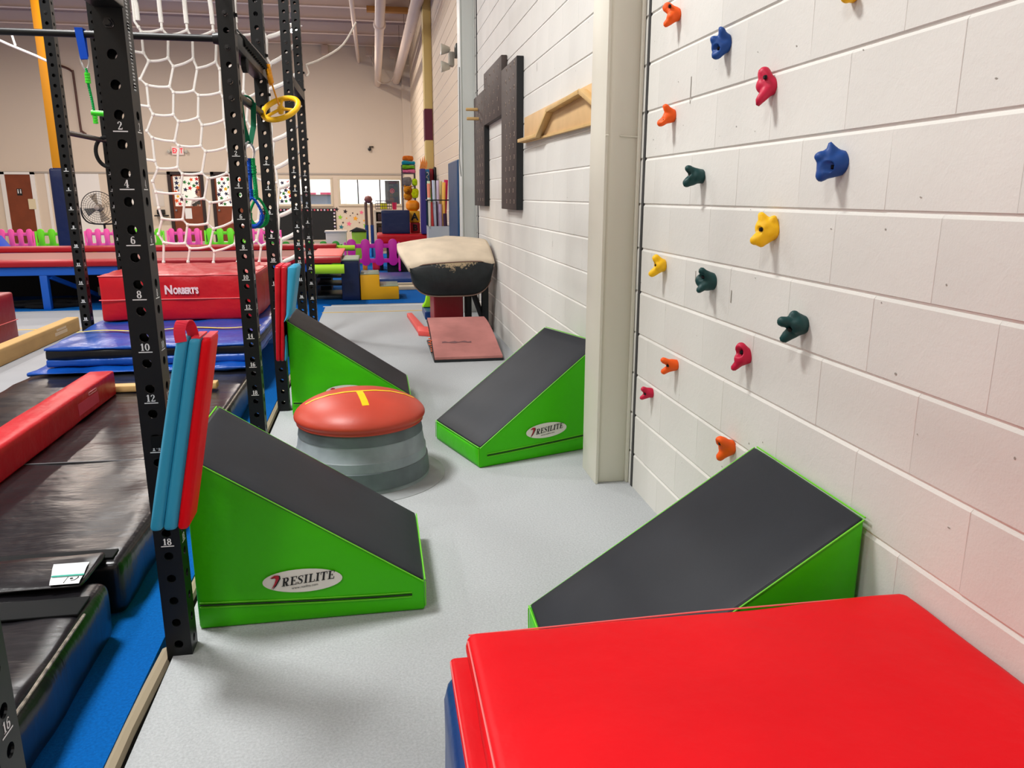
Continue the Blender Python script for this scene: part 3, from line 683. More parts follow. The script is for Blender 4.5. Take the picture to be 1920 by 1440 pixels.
tube_box('cross_member', (RX, YS['N'] + HB, 3.5), (RX, YS['A'] - HB, 3.5)); tube_box('cross_member', (RX, YS['B'] + HB, 3.5), (RX, YS['C'] - HB, 3.5)); tube_box('cross_member', (LX, 7.038 + HB, 3.5), (LX, 8.138 - HB, 3.5))
bar('brace', [(RX, YS['B'] + HB, 2.45), (RX, 5.62, 2.95)], .02)
# worn white lettering on the inner face of the nearest post
wl = MB()
rs = random.Random(3)
for i in range(9):
    z = 1.955 - i * .026
    for q in range(3):
        zz = z - q * .008; wl.add([(HB + .0006, -.012 + rs.uniform(0, .006), zz), (HB + .0006, .012 - rs.uniform(0, .006), zz + rs.uniform(-.002, .002)), (HB + .0006, .012 - rs.uniform(0, .005), zz - .004), (HB + .0006, -.012 + rs.uniform(0, .004), zz - .0045)], [(0, 1, 2, 3)])
O('worn_marking', wl.mesh('worn_marking', M('worn_white', (190, 194, 196), .7), fix=False), ups['N'], world=False)
# row of rope wraps on the beam between the second and third post
for i in range(12):
    y = 4.40 + i * .066
    m = MB().tube(spl([(RX - .045, y, 2.15), (RX - .03, y + .004, 2.212), (RX + .0, y + .012, 2.2165), (RX + .036, y + .02, 2.21), (RX + .046, y + .024, 2.17)], 3), .0155, 6)
    O('rubber_wrap', m.mesh('rubber_wrap', M('black_rubber', (16, 18, 18), .7, .3), smooth=True), cb)
O('rope_guide', MB().tube(spl([(RX + .02, 4.35, 2.235), (RX + .03, 4.8, 2.238), (RX + .046, 5.18, 2.222), (RX + .06, 5.19, 2.185)], 4), .0055, 6).mesh('rope_guide', M('dark_chrome', (120, 124, 128), .3, metal=.8), smooth=True), cb)
O('pulley', MB().lathe([(0, -.016), (.03, -.016), (.042, -.012), (.042, .012), (.03, .016), (0, .016)], (RX + .02, 4.52, 2.10), 18, 'x').mesh('pulley', M('black_rubber', (16, 18, 18), .7, .3), smooth=True), cb)

# ---------------------------------------------------------------- cargo net between the two rear posts
NETV=[
[(-2.1,3.16),(-2.1,2.98),(-2.07,2.93),(-2.05,2.89),(-2.05,2.71),(-2.01,2.64),(-2.1,2.48),(-2.05,2.43),(-2.05,2.24),(-2.02,2.17),(-2.09,2.02),(-2.05,1.96),(-2.05,1.75),(-2.03,1.68),(-2.09,1.56),(-2.07,1.46),(-2.06,1.31),(-2.04,1.21),(-2.09,1.06),(-2.05,0.98),(-2.07,0.79)] ,
[(-1.87,3.17),(-1.87,2.99),(-1.87,2.92),(-1.82,2.87),(-1.84,2.67),(-1.8,2.6),(-1.85,2.42),(-1.82,2.37),(-1.84,2.17),(-1.8,2.11),(-1.85,1.93),(-1.82,1.89),(-1.85,1.69),(-1.81,1.63),(-1.85,1.45),(-1.81,1.4),(-1.85,1.2),(-1.81,1.15),(-1.85,0.97),(-1.81,0.92),(-1.84,0.79)] ,
[(-1.65,3.18),(-1.65,3.0),(-1.65,2.92),(-1.61,2.86),(-1.62,2.67),(-1.59,2.59),(-1.64,2.39),(-1.6,2.35),(-1.62,2.15),(-1.59,2.08),(-1.62,1.89),(-1.58,1.84),(-1.63,1.64),(-1.58,1.59),(-1.63,1.4),(-1.58,1.36),(-1.62,1.16),(-1.57,1.11),(-1.62,0.94),(-1.58,0.89),(-1.6,0.78)] ,
[(-1.43,3.19),(-1.42,3.0),(-1.42,2.92),(-1.4,2.83),(-1.42,2.65),(-1.39,2.59),(-1.4,2.38),(-1.38,2.34),(-1.39,2.13),(-1.37,2.06),(-1.39,1.88),(-1.36,1.82),(-1.4,1.64),(-1.37,1.62),(-1.39,1.4),(-1.36,1.35),(-1.38,1.18),(-1.35,1.14),(-1.38,0.96),(-1.35,0.91),(-1.37,0.78)] ,
[(-1.2,3.19),(-1.21,3.01),(-1.21,2.94),(-1.17,2.89),(-1.2,2.65),(-1.17,2.59),(-1.19,2.39),(-1.15,2.34),(-1.18,2.13),(-1.15,2.07),(-1.17,1.9),(-1.13,1.85),(-1.16,1.66),(-1.13,1.59),(-1.15,1.4),(-1.12,1.34),(-1.14,1.18),(-1.13,1.13),(-1.17,0.99),(-1.13,0.94),(-1.16,0.78)] ,
[(-0.97,3.2),(-0.98,3.02),(-0.97,2.94),(-0.94,2.88),(-0.95,2.7),(-0.92,2.65),(-0.98,2.45),(-0.95,2.42),(-0.97,2.15),(-0.95,2.08),(-0.96,1.98),(-0.94,1.94),(-0.97,1.74),(-0.94,1.69),(-0.93,1.55),(-0.92,1.5),(-0.95,1.28),(-0.94,1.23),(-0.96,1.04),(-0.93,1.0),(-0.95,0.84),(-0.94,0.77)] ,
]
TIES= [(-0.94,2.88,-0.68,3.01),(-0.92,2.65,-0.69,2.82),(-0.95,2.42,-0.69,2.56),(-0.95,1.95,-0.71,2.09),(-0.94,1.69,-0.71,1.85),(-0.92,1.5,-0.71,1.63),(-0.94,1.23,-0.71,1.37),(-0.93,1.0,-0.71,1.13),(-0.93,0.78,-0.71,0.91)]
net = E('cargo_net', 'white rope cargo net with hexagon meshes hung between the rear rig posts', 'cargo net', (-1.5, 8.138, .78))
YN = 8.138; rr = .0115
V0 = [(x - .235, z + .02) for x, z in NETV[0]]
allv = NETV
for i, vv in enumerate(allv):
    pts = [(x, YN + .012 * math.sin(3 * x + 2 * z), z) for x, z in vv]
    top = pts[0]; m = MB().tube([top] + pts[1:], rr, 8)
    O('net_rope', m.mesh('net_rope', rope_w, smooth=True), net)
    # doubled, spliced top end up to the beam
    x, y, z = pts[0]; a = pts[2]
    m = MB().tube(spl([(a[0], y - .002, a[2] + .06), (a[0] - .002, y - .004, a[2] + .2), (x, y - .003, z + .06), (x, y - .002, 3.27)], 3), rr * 1.75, 8)
    O('splice', m.mesh('splice', rope_w, smooth=True), net)
for i in range(len(allv) - 1):
    A_, B_ = allv[i], allv[i + 1]
    k = 3
    while k < len(A_) - 1 and k - 1 < len(B_):
        a = A_[k]; b = min(B_[2::2], key=lambda q: abs(q[1] - a[1] - .03))
        if abs(b[1] - a[1]) < .2:
            P = [(a[0], YN, a[1]), ((a[0] + b[0]) / 2, YN + .006, (a[1] + b[1]) / 2 - .008), (b[0], YN, b[1])]
            O('net_link', MB().tube(spl(P, 3), rr, 8).mesh('net_link', rope_w, smooth=True), net)
        k += 2
    for q in range(2, len(A_), 1):
        if True:
            O('net_knot', KN if 'KN' in globals() else globals().setdefault('KN', MB().lathe([(0, -.018), (.013, -.014), (.017, 0), (.013, .014), (0, .018)], (0, 0, 0), 8).mesh('net_knot', rope_w, smooth='all')), net).location = (A_[q][0], YN + .012 * math.sin(3 * A_[q][0] + 2 * A_[q][1]), A_[q][1])
for (x0, z0, x1, z1) in TIES:
    P = [(x0, YN, z0), ((x0 + x1) / 2, YN + .004, (z0 + z1) / 2 - .02), (x1, YN, z1)]
    m = MB().tube(spl(P, 4), [rr * 1.1] + [rr * 1.75] * 7 + [rr * 1.5], 8)
    xm, zm = (x0 * .4 + x1 * .6), (z0 * .4 + z1 * .6)
    m.tube([(xm, YN - .01, zm), (xm + .012, YN - .015, zm - .07)], .009, 6)
    O('net_tie', m.mesh('net_tie', rope_w, smooth=True), net)
for (x, z) in ((-2.05, 2.71), (-2.05, 2.24), (-2.05, 1.75)):
    O('net_tie', MB().tube([(x, YN, z), (x - .08, YN, z + .01), (x - .14, YN + .005, z + .005)], rr, 8).mesh('net_tie', rope_w, smooth=True), net)

# ---------------------------------------------------------------- swings and handles hanging from the rig
def ropetube(m, pts, r, k=4, mi=0): return m.tube(spl(pts, k), r, 8, mi=mi)
dy_ = (RX + .06, 5.17)
t = E('disc_swing', 'yellow wheel shaped swing handle hanging on a yellow rope from the beam end', 'swing handle', (-.56, 5.15, 1.94))
O('swing_rope', ropetube(MB(), [(-.6, 5.16, 2.195), (-.592, 5.16, 2.12), (-.55, 5.15, 1.965)], .0052).mesh('swing_rope', yellowv, smooth=True), t)
m = MB()
for i in range(5): m.lathe([(.006, -.011), (.016, -.009), (.018, 0), (.016, .009), (.006, .011)], (-.599 + i * .0025, 5.16, 2.165 - i * .016), 10)
m.tube([(-.606, 5.16, 2.20), (-.603, 5.16, 2.13), (-.592, 5.16, 2.08)], .008, 6).tube([(-.594, 5.16, 2.20), (-.588, 5.16, 2.13), (-.586, 5.16, 2.08)], .008, 6)
O('rope_wrap', m.mesh('rope_wrap', yellowv, smooth=True), t)
wh = MB(); nrm = Vector((-.27, -.55, .74)).normalized(); u = nrm.cross(Vector((0, 1, 0))).normalized(); v = nrm.cross(u); cc_ = Vector((-.541, 5.15, 1.945))
ring = [cc_ + u * .112 * math.cos(a * PI / 20) + v * .112 * math.sin(a * PI / 20) for a in range(40)]
wh.tube(ring, .0165, 10, closed=True)
O('wheel_rim', wh.mesh('wheel_rim', yel, smooth=True), t)
sp = MB()
for a in (.3, .3 + 2 * PI / 3, .3 + 4 * PI / 3): sp.tube([cc_, cc_ + u * .11 * math.cos(a) + v * .11 * math.sin(a)], .0095, 8)
sp.lathe([(0, -.035), (.014, -.03), (.019, -.012), (.021, .008), (.017, .016), (0, .02)], cc_, 14)
O('wheel_spokes', sp.mesh('wheel_spokes', yel, smooth=True), t)
# ring handle with green strap
t = E('ring_handle', 'blue and green rope ring hanging from a green strap and silver carabiner', 'ring handle', (RX, 4.6, 1.27))
gs = M('dark_green_strap', (0, 84, 56), .75, .2); rb = M('blue_rope', (8, 84, 200), .7, .2, [('wave', 70, .8, .01)]); rg = M('green_rope', (16, 176, 96), .7, .2, [('wave', 70, .8, .01)])
def sweep(pts, side, w, th):
    m = MB(); sd = Vector(side); pts = [Vector(p) for p in pts]; n = len(pts); vs = []
    for i, p in enumerate(pts):
        t = (pts[min(i + 1, n - 1)] - pts[max(i - 1, 0)]).normalized(); q = (sd - t * sd.dot(t)).normalized(); k = t.cross(q)
        vs += [p + q * w / 2 * a + k * th / 2 * b for a, b in ((-1, -1), (1, -1), (1, 1), (-1, 1))]
    fs = [(4 * i + a, 4 * i + (a + 1) % 4, 4 * i + 4 + (a + 1) % 4, 4 * i + 4 + a) for i in range(n - 1) for a in range(4)] + [(3, 2, 1, 0), (4 * n - 4, 4 * n - 3, 4 * n - 2, 4 * n - 1)]
    return m.add(vs, fs)
def ribbon(pts, w, th, side): 
    m = MB(); s = Vector(side)
    for a, b in zip(pts[:-1], pts[1:]): m.beam(a, b, w, th, up=s)
    return m
O('strap', ribbon([(RX - .025, 4.56, 1.93), (RX - .02, 4.575, 1.80), (RX - .004, 4.6, 1.705)], .03, .004, (0, 1, 0)).mesh('strap', gs), t)
O('strap', ribbon([(RX + .025, 4.70, 1.93), (RX + .02, 4.67, 1.80), (RX + .004, 4.61, 1.705)], .028, .004, (0, 1, 0)).mesh('strap', gs), t)
O('strap', MB().tube([(RX - .025 + .025 * (1 - math.cos(a * PI / 8)), 4.56 + .14 * a / 8, 1.93 + .025 * math.sin(a * PI / 8)) for a in range(9)], .006, 6).mesh('strap', gs, smooth=True), t)
O('carabiner', MB().tube(spl([(RX, 4.60, 1.715), (RX + .02, 4.63, 1.68), (RX + .012, 4.635, 1.625), (RX - .012, 4.62, 1.615), (RX - .024, 4.60, 1.65), (RX - .016, 4.595, 1.70)], 3, True), .0055, 6, closed=True).mesh('carabiner', steel, smooth=True), t)
m = MB()
for s_, mi in ((-1, 0), (1, 1)):
    x = RX + s_ * .011; ropetube(m, [(x, 4.62, 1.63), (x, 4.62, 1.55), (x + s_ * .003, 4.62, 1.47), (x, 4.62, 1.42)], .0115, mi=mi)
    for z in (1.585, 1.57, 1.555, 1.455, 1.44, 1.425): m.lathe([(.008, -.008), (.0155, -.006), (.0155, .006), (.008, .008)], (x, 4.62, z), 8, mi=mi)
O('braided_rope', m.mesh('braided_rope', [rb, rg], smooth=True), t)
def teardrop(cx, cy, s): return [(cx, cy, 1.415), (cx - .028 * s, cy, 1.385), (cx - .05 * s, cy, 1.335), (cx - .05 * s, cy, 1.295), (cx - .025 * s, cy, 1.265), (cx + .01 * s, cy, 1.262), (cx + .04 * s, cy, 1.285), (cx + .05 * s, cy, 1.325), (cx + .03 * s, cy, 1.38)]
O('grip_ring', MB().tube(spl(teardrop(RX - .006, 4.60, .95), 4, True), .0075, 8, closed=True).tube(spl(teardrop(RX - .006, 4.60, .95)[2:8], 4), .0125, 8).mesh('grip_ring', rb, smooth=True), t, label='blue rope ring')
O('grip_ring', MB().tube(spl(teardrop(RX + .015, 4.66, .95), 4, True), .0075, 8, closed=True).tube(spl(teardrop(RX + .015, 4.66, .95)[2:8], 4), .0125, 8).mesh('grip_ring', rg, smooth=True), t, label='green rope ring')
# green trapeze handle on blue strap
t = E('trapeze_handle', 'lime green T-bar handle on a green rope and blue strap from the pull-up bar', 'swing handle', (-1.3, 4.178, 1.8))
O('strap', MB().beam((-1.322, 4.158, 2.185), (-1.312, 4.158, 2.05), .034, .005, up=(0, 1, 0)).beam((-1.322, 4.198, 2.185), (-1.312, 4.168, 2.05), .034, .005, up=(0, 1, 0)).beam((-1.322, 4.155, 2.184), (-1.322, 4.201, 2.184), .034, .005).mesh('strap', M('blue_strap', (10, 74, 190), .7, .2)), t)
O('snap_link', MB().tube(spl([(-1.33, 4.163, 2.06), (-1.328, 4.163, 2.03), (-1.312, 4.163, 2.0), (-1.297, 4.163, 2.03), (-1.295, 4.163, 2.06)], 3), .0042, 6).mesh('snap_link', steel, smooth=True), t)
gg = M('bright_green_rope', (24, 196, 96), .7, .2, [('wave', 70, .8, .01)]); gl = M('neon_green_plastic', (70, 226, 48), .4, .4)
O('swing_rope', ropetube(MB(), [(-1.31, 4.163, 2.01), (-1.309, 4.163, 1.94), (-1.301, 4.163, 1.86), (-1.298, 4.163, 1.79)], .0062).mesh('swing_rope', gg, smooth=True), t)
m = MB()
for z in (1.985, 1.973, 1.961, 1.949): m.lathe([(.006, -.006), (.0125, -.005), (.0125, .005), (.006, .006)], (-1.309, 4.163, z), 10)
for z in (1.792, 1.78, 1.768): m.lathe([(.005, -.006), (.0115, -.005), (.0115, .005), (0, .006)], (-1.297, 4.163, z), 10)
O('rope_wrap', m.mesh('rope_wrap', gl, smooth=True), t)
O('grip_bar', MB().tube([(-1.31, 4.163, 1.812), (-1.19, 4.163, 1.803)], .0125, 12).mesh('grip_bar', gl, smooth=True), t)
# black ring by the far post
t = T(O('hoop', MB().tube([(-2.40 + .10 * math.cos(a * PI / 16), 7.93, 1.815 + .13 * math.sin(a * PI / 16)) for a in range(32)], .018, 8, closed=True).mesh('hoop', M('black_rubber', (16, 18, 18), .7, .3), smooth=True)), 'black rubber ring hanging by the far left rig post, half hidden by the near post', 'ring')

# ---------------------------------------------------------------- folded panel mats stood against the posts
def panelmat(label, pts_b, pts_t, ys, zs, order, slant=0):
    """panels side by side along x, leaning; pts: x edges bottom / top"""
    t = E('panel_mat', label, 'folded mat', ((pts_b[0] + pts_b[-1]) / 2, (ys[0] + ys[1]) / 2, zs[0]), group='folding panel mats on the rig posts')
    for i in range(len(pts_b) - 1):
        x0b, x1b, x0t, x1t = pts_b[i], pts_b[i + 1], pts_t[i], pts_t[i + 1]; dz = zs[1] - zs[0]
        me = softbox('mat_panel', 0, 1, ys[0], ys[1], 0, 1, order[i], r=.011, nx=6)
        w = (x1b - x0b + x1t - x0t) / 2
        me2 = softbox('mat_panel', 0, w, ys[0], ys[1], 0, dz, order[i], r=min(.013, w * .42), puff=.002, nx=12)
        bpy.data.meshes.remove(me)
        for v in me2.vertices:
            f = v.co.z / dz; q = v.co.x / w
            v.co.x = (x0b + (x1b - x0b) * q) * (1 - f) + (x0t + (x1t - x0t) * q) * f + slant * (v.co.y - ys[0]); v.co.z += zs[0]
        O('mat_panel', me2, t)
    return t
t = panelmat('blue and red folding panel mat leaning on the nearest numbered post, beside the closest wedge', [-.648, -.611, -.572, -.54], [-.521, -.488, -.4545, -.428], (2.2, 2.318), (.50, 1.06), [skyv, skyv, redv], .0)
for ob in t.children:
    ob.data.transform(Matrix.Translation((-.028, 0, -.012)))
lp = M('red_handle_webbing', (226, 40, 66), .6, .3)
def loop(x0, x1, y, z0, h, ya):
    m = MB(); P = [(x0, y, z0), (x0 - .004, y, z0 + h * .7), ((x0 + x1) / 2 - .004, y + ya * .5, z0 + h), (x1 - .004, y + ya, z0 + h * .7), (x1, y + ya, z0)]
    q = spl(P, 3)
    for a, b in zip(q[:-1], q[1:]): m.beam(a, b, .034, .003, up=(0, 1, .01))
    return m
m = sweep(spl([(-.535, 2.20, 1.04), (-.537, 2.20, 1.07), (-.531, 2.212, 1.093), (-.522, 2.235, 1.09), (-.516, 2.25, 1.065), (-.514, 2.255, 1.04)], 4), (1, .2, 0), .03, .003)
O('handle_loop', m.mesh('handle_loop', lp), t)
m = MB()
for x0 in (-.499, -.469): m.beam((x0, 2.208, 1.0485), (x0, 2.31, 1.0485), .022, .004)
O('fold_cover', m.mesh('fold_cover', M('coral_red_vinyl', (240, 52, 72), .5, .4)), t)
O('hanging_strap', MB().box(-.68, -.56, 2.331, 2.338, .7, .735).mesh('hanging_strap', webbing), t)
t = panelmat('red and blue folding panel mat standing against the third post, behind the far left wedge', [-.658, -.632, -.606, -.597], [-.627, -.588, -.548, -.49], (5.0, 5.24), (.40, 1.0), [redv2, redv2, skyv], .02)
for ob in t.children:
    for v in ob.data.vertices:
        if v.co.z < .68: v.co.x = min(v.co.x, -.592 + .0)
O('fold_cover', MB().beam((-.606, 5.01, 1.002), (-.602, 5.23, 1.003), .03, .006).beam((-.567, 5.01, 1.002), (-.563, 5.23, 1.003), .03, .006).mesh('fold_cover', M('coral_red_vinyl', (240, 52, 72), .5, .4)), t)
O('hanging_strap', MB().box(-.68, -.64, 5.235, 5.258, .72, .76).mesh('hanging_strap', webbing), t)

# ---------------------------------------------------------------- mats under the rig
t = E('landing_mat', 'large black vinyl landing mat beside the blue carpet strip, under the red beam', 'gym mat', (-1.67, 4.0, 0))
O('mat_body', softbox('mat_body', -2.44, -.91, 2.63, 6.1, .001, .2, blackmat, r=.03, puff=.010, wr=.012, nx=30), t)
O('seam', MB().tube(spl([(-2.4, 3.72, .2085), (-1.9, 3.74, .2105), (-1.3, 3.73, .2105), (-.94, 3.72, .206)], 4), .0035, 6).mesh('seam', M('grey_thread', (96, 96, 100), .7), smooth=True), t)
O('hook_strip', softbox('hook_strip', -2.40, -.945, 2.665, 2.735, .2, .2075, webbing, r=.003, nx=20), t)
t = E('landing_mat', 'black vinyl landing mat nearest the camera at the lower left', 'gym mat', (-1.67, 1.4, 0))
O('mat_body', softbox('mat_body', -2.44, -.91, .0, 2.50, .001, .2, blackmat, r=.03, puff=.010, wr=.012, nx=30, seed=9), t)
O('hook_strip', softbox('hook_strip', -2.40, -.925, 2.275, 2.385, .203, .2105, webbing, r=.003, nx=20), t)
fl_ = softbox('joining_flap', -2.40, -.972, 2.44, 2.665, .2115, .2245, blackmat, r=.008, puff=.006, wr=.01, nx=30, seed=4)
O('joining_flap', fl_, t)
m = MB(); n = 10; vs = []
for i in range(n + 1):
    y = 2.435 + (2.592 - 2.435) * i / n; z = .2315 + .002 * math.sin(i * 1.1)
    vs += [(-1.105 + .045 * (1 - i / n), y, z), (-.993 + .02 * (1 - i / n), y, z)]
tag = O('care_label', m.add(vs, [(2 * i, 2 * i + 1, 2 * i + 3, 2 * i + 2) for i in range(n)]).mesh('care_label', M('label_white', (226, 228, 230), .5), smooth='all'), t, label='white printed label')
O('label_print', MB().box(-1.074, -.976, 2.487, 2.496, .2335, .2348).mesh('label_print', M('teal_print', (20, 160, 140), .5)), tag)
O('label_print', MB().box(-1.021, -1.02, 2.44, 2.484, .2335, .2348).lathe([(0, .2348), (.005, .2348), (.005, .2335)], (-1.006, 2.468, 0), 10).tube([(-1.003, 2.452, .234), (-.992, 2.457, .234), (-.988, 2.47, .234), (-.989, 2.48, .234)], .0014, 5).mesh('label_print', inkblack), tag)
we = M('worn_edge', (150, 140, 128), .6, .3, var=(40, .7))
for nm_, y0, y1 in (('landing_mat', 4.2, 5.5), ('landing_mat.001', 1.5, 2.3)):
    O('worn_edge', MB().tube(spl([(-.917, y0, .192), (-.915, (y0 + y1) / 2, .194), (-.917, y1, .192)], 5), .005, 6).mesh('worn_edge', we, smooth=True), bpy.data.objects[nm_], label='pale worn edge seam')
t = E('padded_beam', 'red padded floor beam lying along the black mat', 'balance beam', (-1.79, 3.5, .2))
O('beam_body', softbox('beam_body', -1.79, -1.645, .6, 5.06, .213, .366, redv2, r=.012, puff=.003, wr=.003, nx=30), t)
O('beam_label', MB().box(-1.6435, -1.6415, 4.42, 4.74, .25, .315).mesh('beam_label', M('faded_pink_label', (206, 60, 84), .6)), t, label='faded rectangular label')
O('beam_label', MB().box(-1.6435, -1.6415, 4.6, 4.72, .322, .326).box(-1.6435, -1.6415, 4.6, 4.72, .336, .34).box(-1.6435, -1.6415, 4.595, 4.602, .322, .34).box(-1.6435, -1.6415, 4.715, 4.722, .322, .34).mesh('beam_label', M('pale_pink_print', (240, 170, 180), .6)), t)
T(O('wooden_bar', softbox('wooden_bar', -1.70, -1.05, 5.09, 5.17, .2145, .258, pine, r=.008)), 'short pale wooden bar lying across the black mat by the red beam end', 'wooden bar')
t = E('crash_mat', 'shiny blue crash mat with a black side band under the red block mat', 'gym mat', (-1.65, 6.6, .2))
O('mat_body', softbox('mat_body', -2.33, -.92, 5.8, 8.35, .243, .305, royal, r=.018, puff=.006, wr=.012, nx=24, seed=5), t)
O('side_band', softbox('side_band', -2.325, -.925, 5.803, 8.345, .300, .366, M('black_band', (8, 10, 14), .4, .4), r=.012, puff=.004, wr=.01, nx=24), t, label='black band around the side')
O('top_cover', softbox('top_cover', -2.332, -.918, 5.797, 8.352, .362, .385, royal, r=.010, puff=.006, wr=.014, nx=30, seed=15), t)
O('base_flap', softbox('base_flap', -2.40, -.93, 5.66, 8.35, .217, .240, royal, r=.012, puff=.004, wr=.02, nx=20, seed=6), t)
m = MB(); vs = []
for i in range(25):
    x = -2.3 + 1.35 * i / 24; y = 6.36 + .05 * math.sin(i * .55) + .015 * i / 4; vs += [(x, y - .016, .4035 + .0), (x, y + .016, .4035)]
O('yellow_line', m.add(vs, [(2 * i, 2 * i + 1, 2 * i + 3, 2 * i + 2) for i in range(24)]).mesh('yellow_line', M('yellow_line_paint', (236, 212, 30), .5), smooth='all'), t)
t = E('block_mat', 'big red block mat with white lettering sitting on the blue crash mat', 'gym mat', (-1.65, 7.45, .39))
O('mat_body', softbox('mat_body', -2.28, -1.03, 6.9, 8.10, .398, .782, redv2, r=.02, puff=.012, wr=.012, nx=20, seed=8), t)
O('seam', MB().tube([(-2.285, 6.884, .58), (-1.04, 6.884, .58)], .004, 6).tube([(-2.28, 6.897, .777), (-1.035, 6.897, .777)], .004, 6).tube([(-1.027, 6.9, .777), (-1.027, 8.08, .777)], .004, 6).mesh('seam', M('pink_piping', (236, 110, 110), .5), smooth=True), t)
lett = M('faded_white_print', (226, 196, 200), .6)
sans('lettering', 'N', .10, (-1.765, 6.879, .625), (1, 0, 0), (0, 0, 1), lett, bold=.004, parent=t, sx=.85)
sans('lettering', "ORBERT'S", .07, (-1.695, 6.879, .625), (1, 0, 0), (0, 0, 1), lett, bold=.004, parent=t, sx=.66)
T(O('floor_beam', softbox('floor_beam', -3.33, -3.205, 5.2, 8.98, .001, .15, tan, r=.012, nx=20)), 'tan suede low balance beam on the grey floor at the left', 'balance beam')
O('beam_print', MB().box(-3.2045, -3.2035, 8.3, 8.62, .05, .085).box(-3.2045, -3.2035, 8.35, 8.6, .093, .115).mesh('beam_print', M('pale_print', (220, 196, 160), .7)), bpy.data.objects['floor_beam'], world=False)
t = E('spotting_block', 'tall dark red padded block cut off by the left edge of the picture', 'gym block', (-3.95, 8.3, 0))
O('block_body', softbox('block_body', -4.35, -3.64, 7.9, 8.55, .001, .48, M('maroon_vinyl', (140, 10, 30), .4, .45, VB), r=.02, puff=.008), t)
O('seam', MB().tube([(-3.63, 7.9, .2), (-3.63, 8.55, .2)], .004, 6).mesh('seam', M('pink_piping', (236, 110, 110), .5), smooth=True), t)

# ---------------------------------------------------------------- things on and by the block wall
t = E('peg_board', 'black stained wooden climbing peg board with two legs, bolted high on the block wall', 'peg board', (1.2, 7.9, 1.31))
def pegholes(y0, y1, z0, z1, par, seed):
    rs = random.Random(seed); m = MB(); nz = int((z1 - z0) / .092)
    for i in range(nz):
        z = z0 + .07 + i * .092
        for k in range(4 if y1 - y0 > .85 else 3):
            y = y0 + (y1 - y0) * (.14 + .24 * k + (.06 if i % 2 else 0)); m.lathe([(0, 0), (.014, 0)], (1.1735, y, z), 8, 'x')
    ST(O('peg_holes', m.mesh('peg_holes', M('pale_hole', (16, 13, 12), .9), fix=False), par), 'stuff')
    m = MB()
    for i in range(nz):
        z = z0 + .07 + i * .092
        for k in range(4 if y1 - y0 > .85 else 3):
            y = y0 + (y1 - y0) * (.14 + .24 * k + (.06 if i % 2 else 0)); m.lathe([(.0135, 0), (.019, -.001), (.0135, -.002)], (1.1738, y, z), 8, 'x')
    ST(O('hole_rims', m.mesh('hole_rims', M('worn_wood', (190, 170, 156), .7), fix=False), par), 'stuff')
for (y0, y1, z0, z1, sd_) in ((6.535, 7.33, 1.312, 2.525, 1), (7.332, 8.49, 2.15, 2.66, 2), (8.492, 9.33, 1.32, 2.51, 3)):
    p = O('board', bx('board', 1.175, 1.228, y0, y1, z0, z1, boardblack, bevel=.004), t); pegholes(y0, y1, z0, z1, p, sd_)
for q in ((1.172, 1.2285, 6.530, 6.5345, 1.314, 2.523), (1.178, 1.2285, 8.4905, 8.4915, 1.322, 2.14)): O('board_edge', bx('board_edge', *q, M('black_edge', (10, 14, 18), .6)), t, label='solid black painted edge')
for y, z in ((8.98, 2.36), (8.9, 2.255)):
    T(O('climbing_peg', MB().lathe([(0, -.135), (.014, -.133), (.017, -.125), (.017, .0)], (1.174, y, z), 12, 'x').mesh('climbing_peg', pine, smooth=True)),
      ('upper' if z > 2.3 else 'lower') + ' wooden peg sticking out of the left leg of the peg board', 'peg', 'pegs in the peg board')
t = E('ledge_board', 'pale plywood ledge board with a raised zigzag strip, on the block wall beside the column', 'climbing board', (1.21, 5.3, 1.81))
O('backing_panel', MB().prism([(6.39, 1.842), (6.39, 2.037), (4.05, 2.037), (4.05, 1.806)], (1.21, 0, 0), (0, 1, 0), (0, 0, 1), (.019, 0, 0)).mesh('backing_panel', plywood, bevel=.002), t)
sp = [((6.42, 1.86), (5.72, 1.852)), ((5.71, 1.845), (5.35, 1.985)), ((5.36, 1.988), (4.49, 2.003)), ((4.5, 2.006), (4.05, 1.86))]
for (a, b) in sp:
    O('ledge_strip', MB().beam((1.185, a[0], a[1]), (1.185, b[0], b[1]), .05, .026, up=(0, 0, 1)).mesh('ledge_strip', pine, bevel=.002), t)
O('ledge_strip', MB().prism([(6.39, 1.842), (4.05, 1.806), (4.05, 1.82), (6.39, 1.856)], (1.197, 0, 0), (0, 1, 0), (0, 0, 1), (.013, 0, 0)).mesh('ledge_strip', pine), t)
t = E('emergency_light', 'twin headed emergency lamp fixed high on the right wall before the grey column', 'lamp', (1.15, 11.3, 3.3))
gp = M('grey_lamp_plastic', (150, 146, 136), .5)
O('lamp_body', bx('lamp_body', 1.08, 1.15, 11.2, 11.36, 3.15, 3.33, gp, bevel=.01), t)
O('bracket', bx('bracket', 1.15, 1.232, 10.98, 11.2, 3.24, 3.40, M('dark_green_box', (40, 46, 42), .5), bevel=.006), t)
for z in (3.37, 3.15):
    O('lamp_head', MB().lathe([(0, .08), (.035, .065), (.06, .0), (.075, -.045), (.072, -.055), (0, -.045)], (1.03, 11.3, z), 16, 'x').mesh('lamp_head', M('lamp_grey', (186, 184, 172), .35), smooth=True), t)
t = E('wall_mat', 'tall blue padded mat standing against the wall just before the grey column', 'wall mat', (1.19, 11.5, 0))
O('mat_body', softbox('mat_body', 1.13, 1.228, 10.85, 12.2, .005, 1.91, M('petrol_vinyl', (6, 62, 104), .45, .4, VB), r=.02, puff=.004), t)
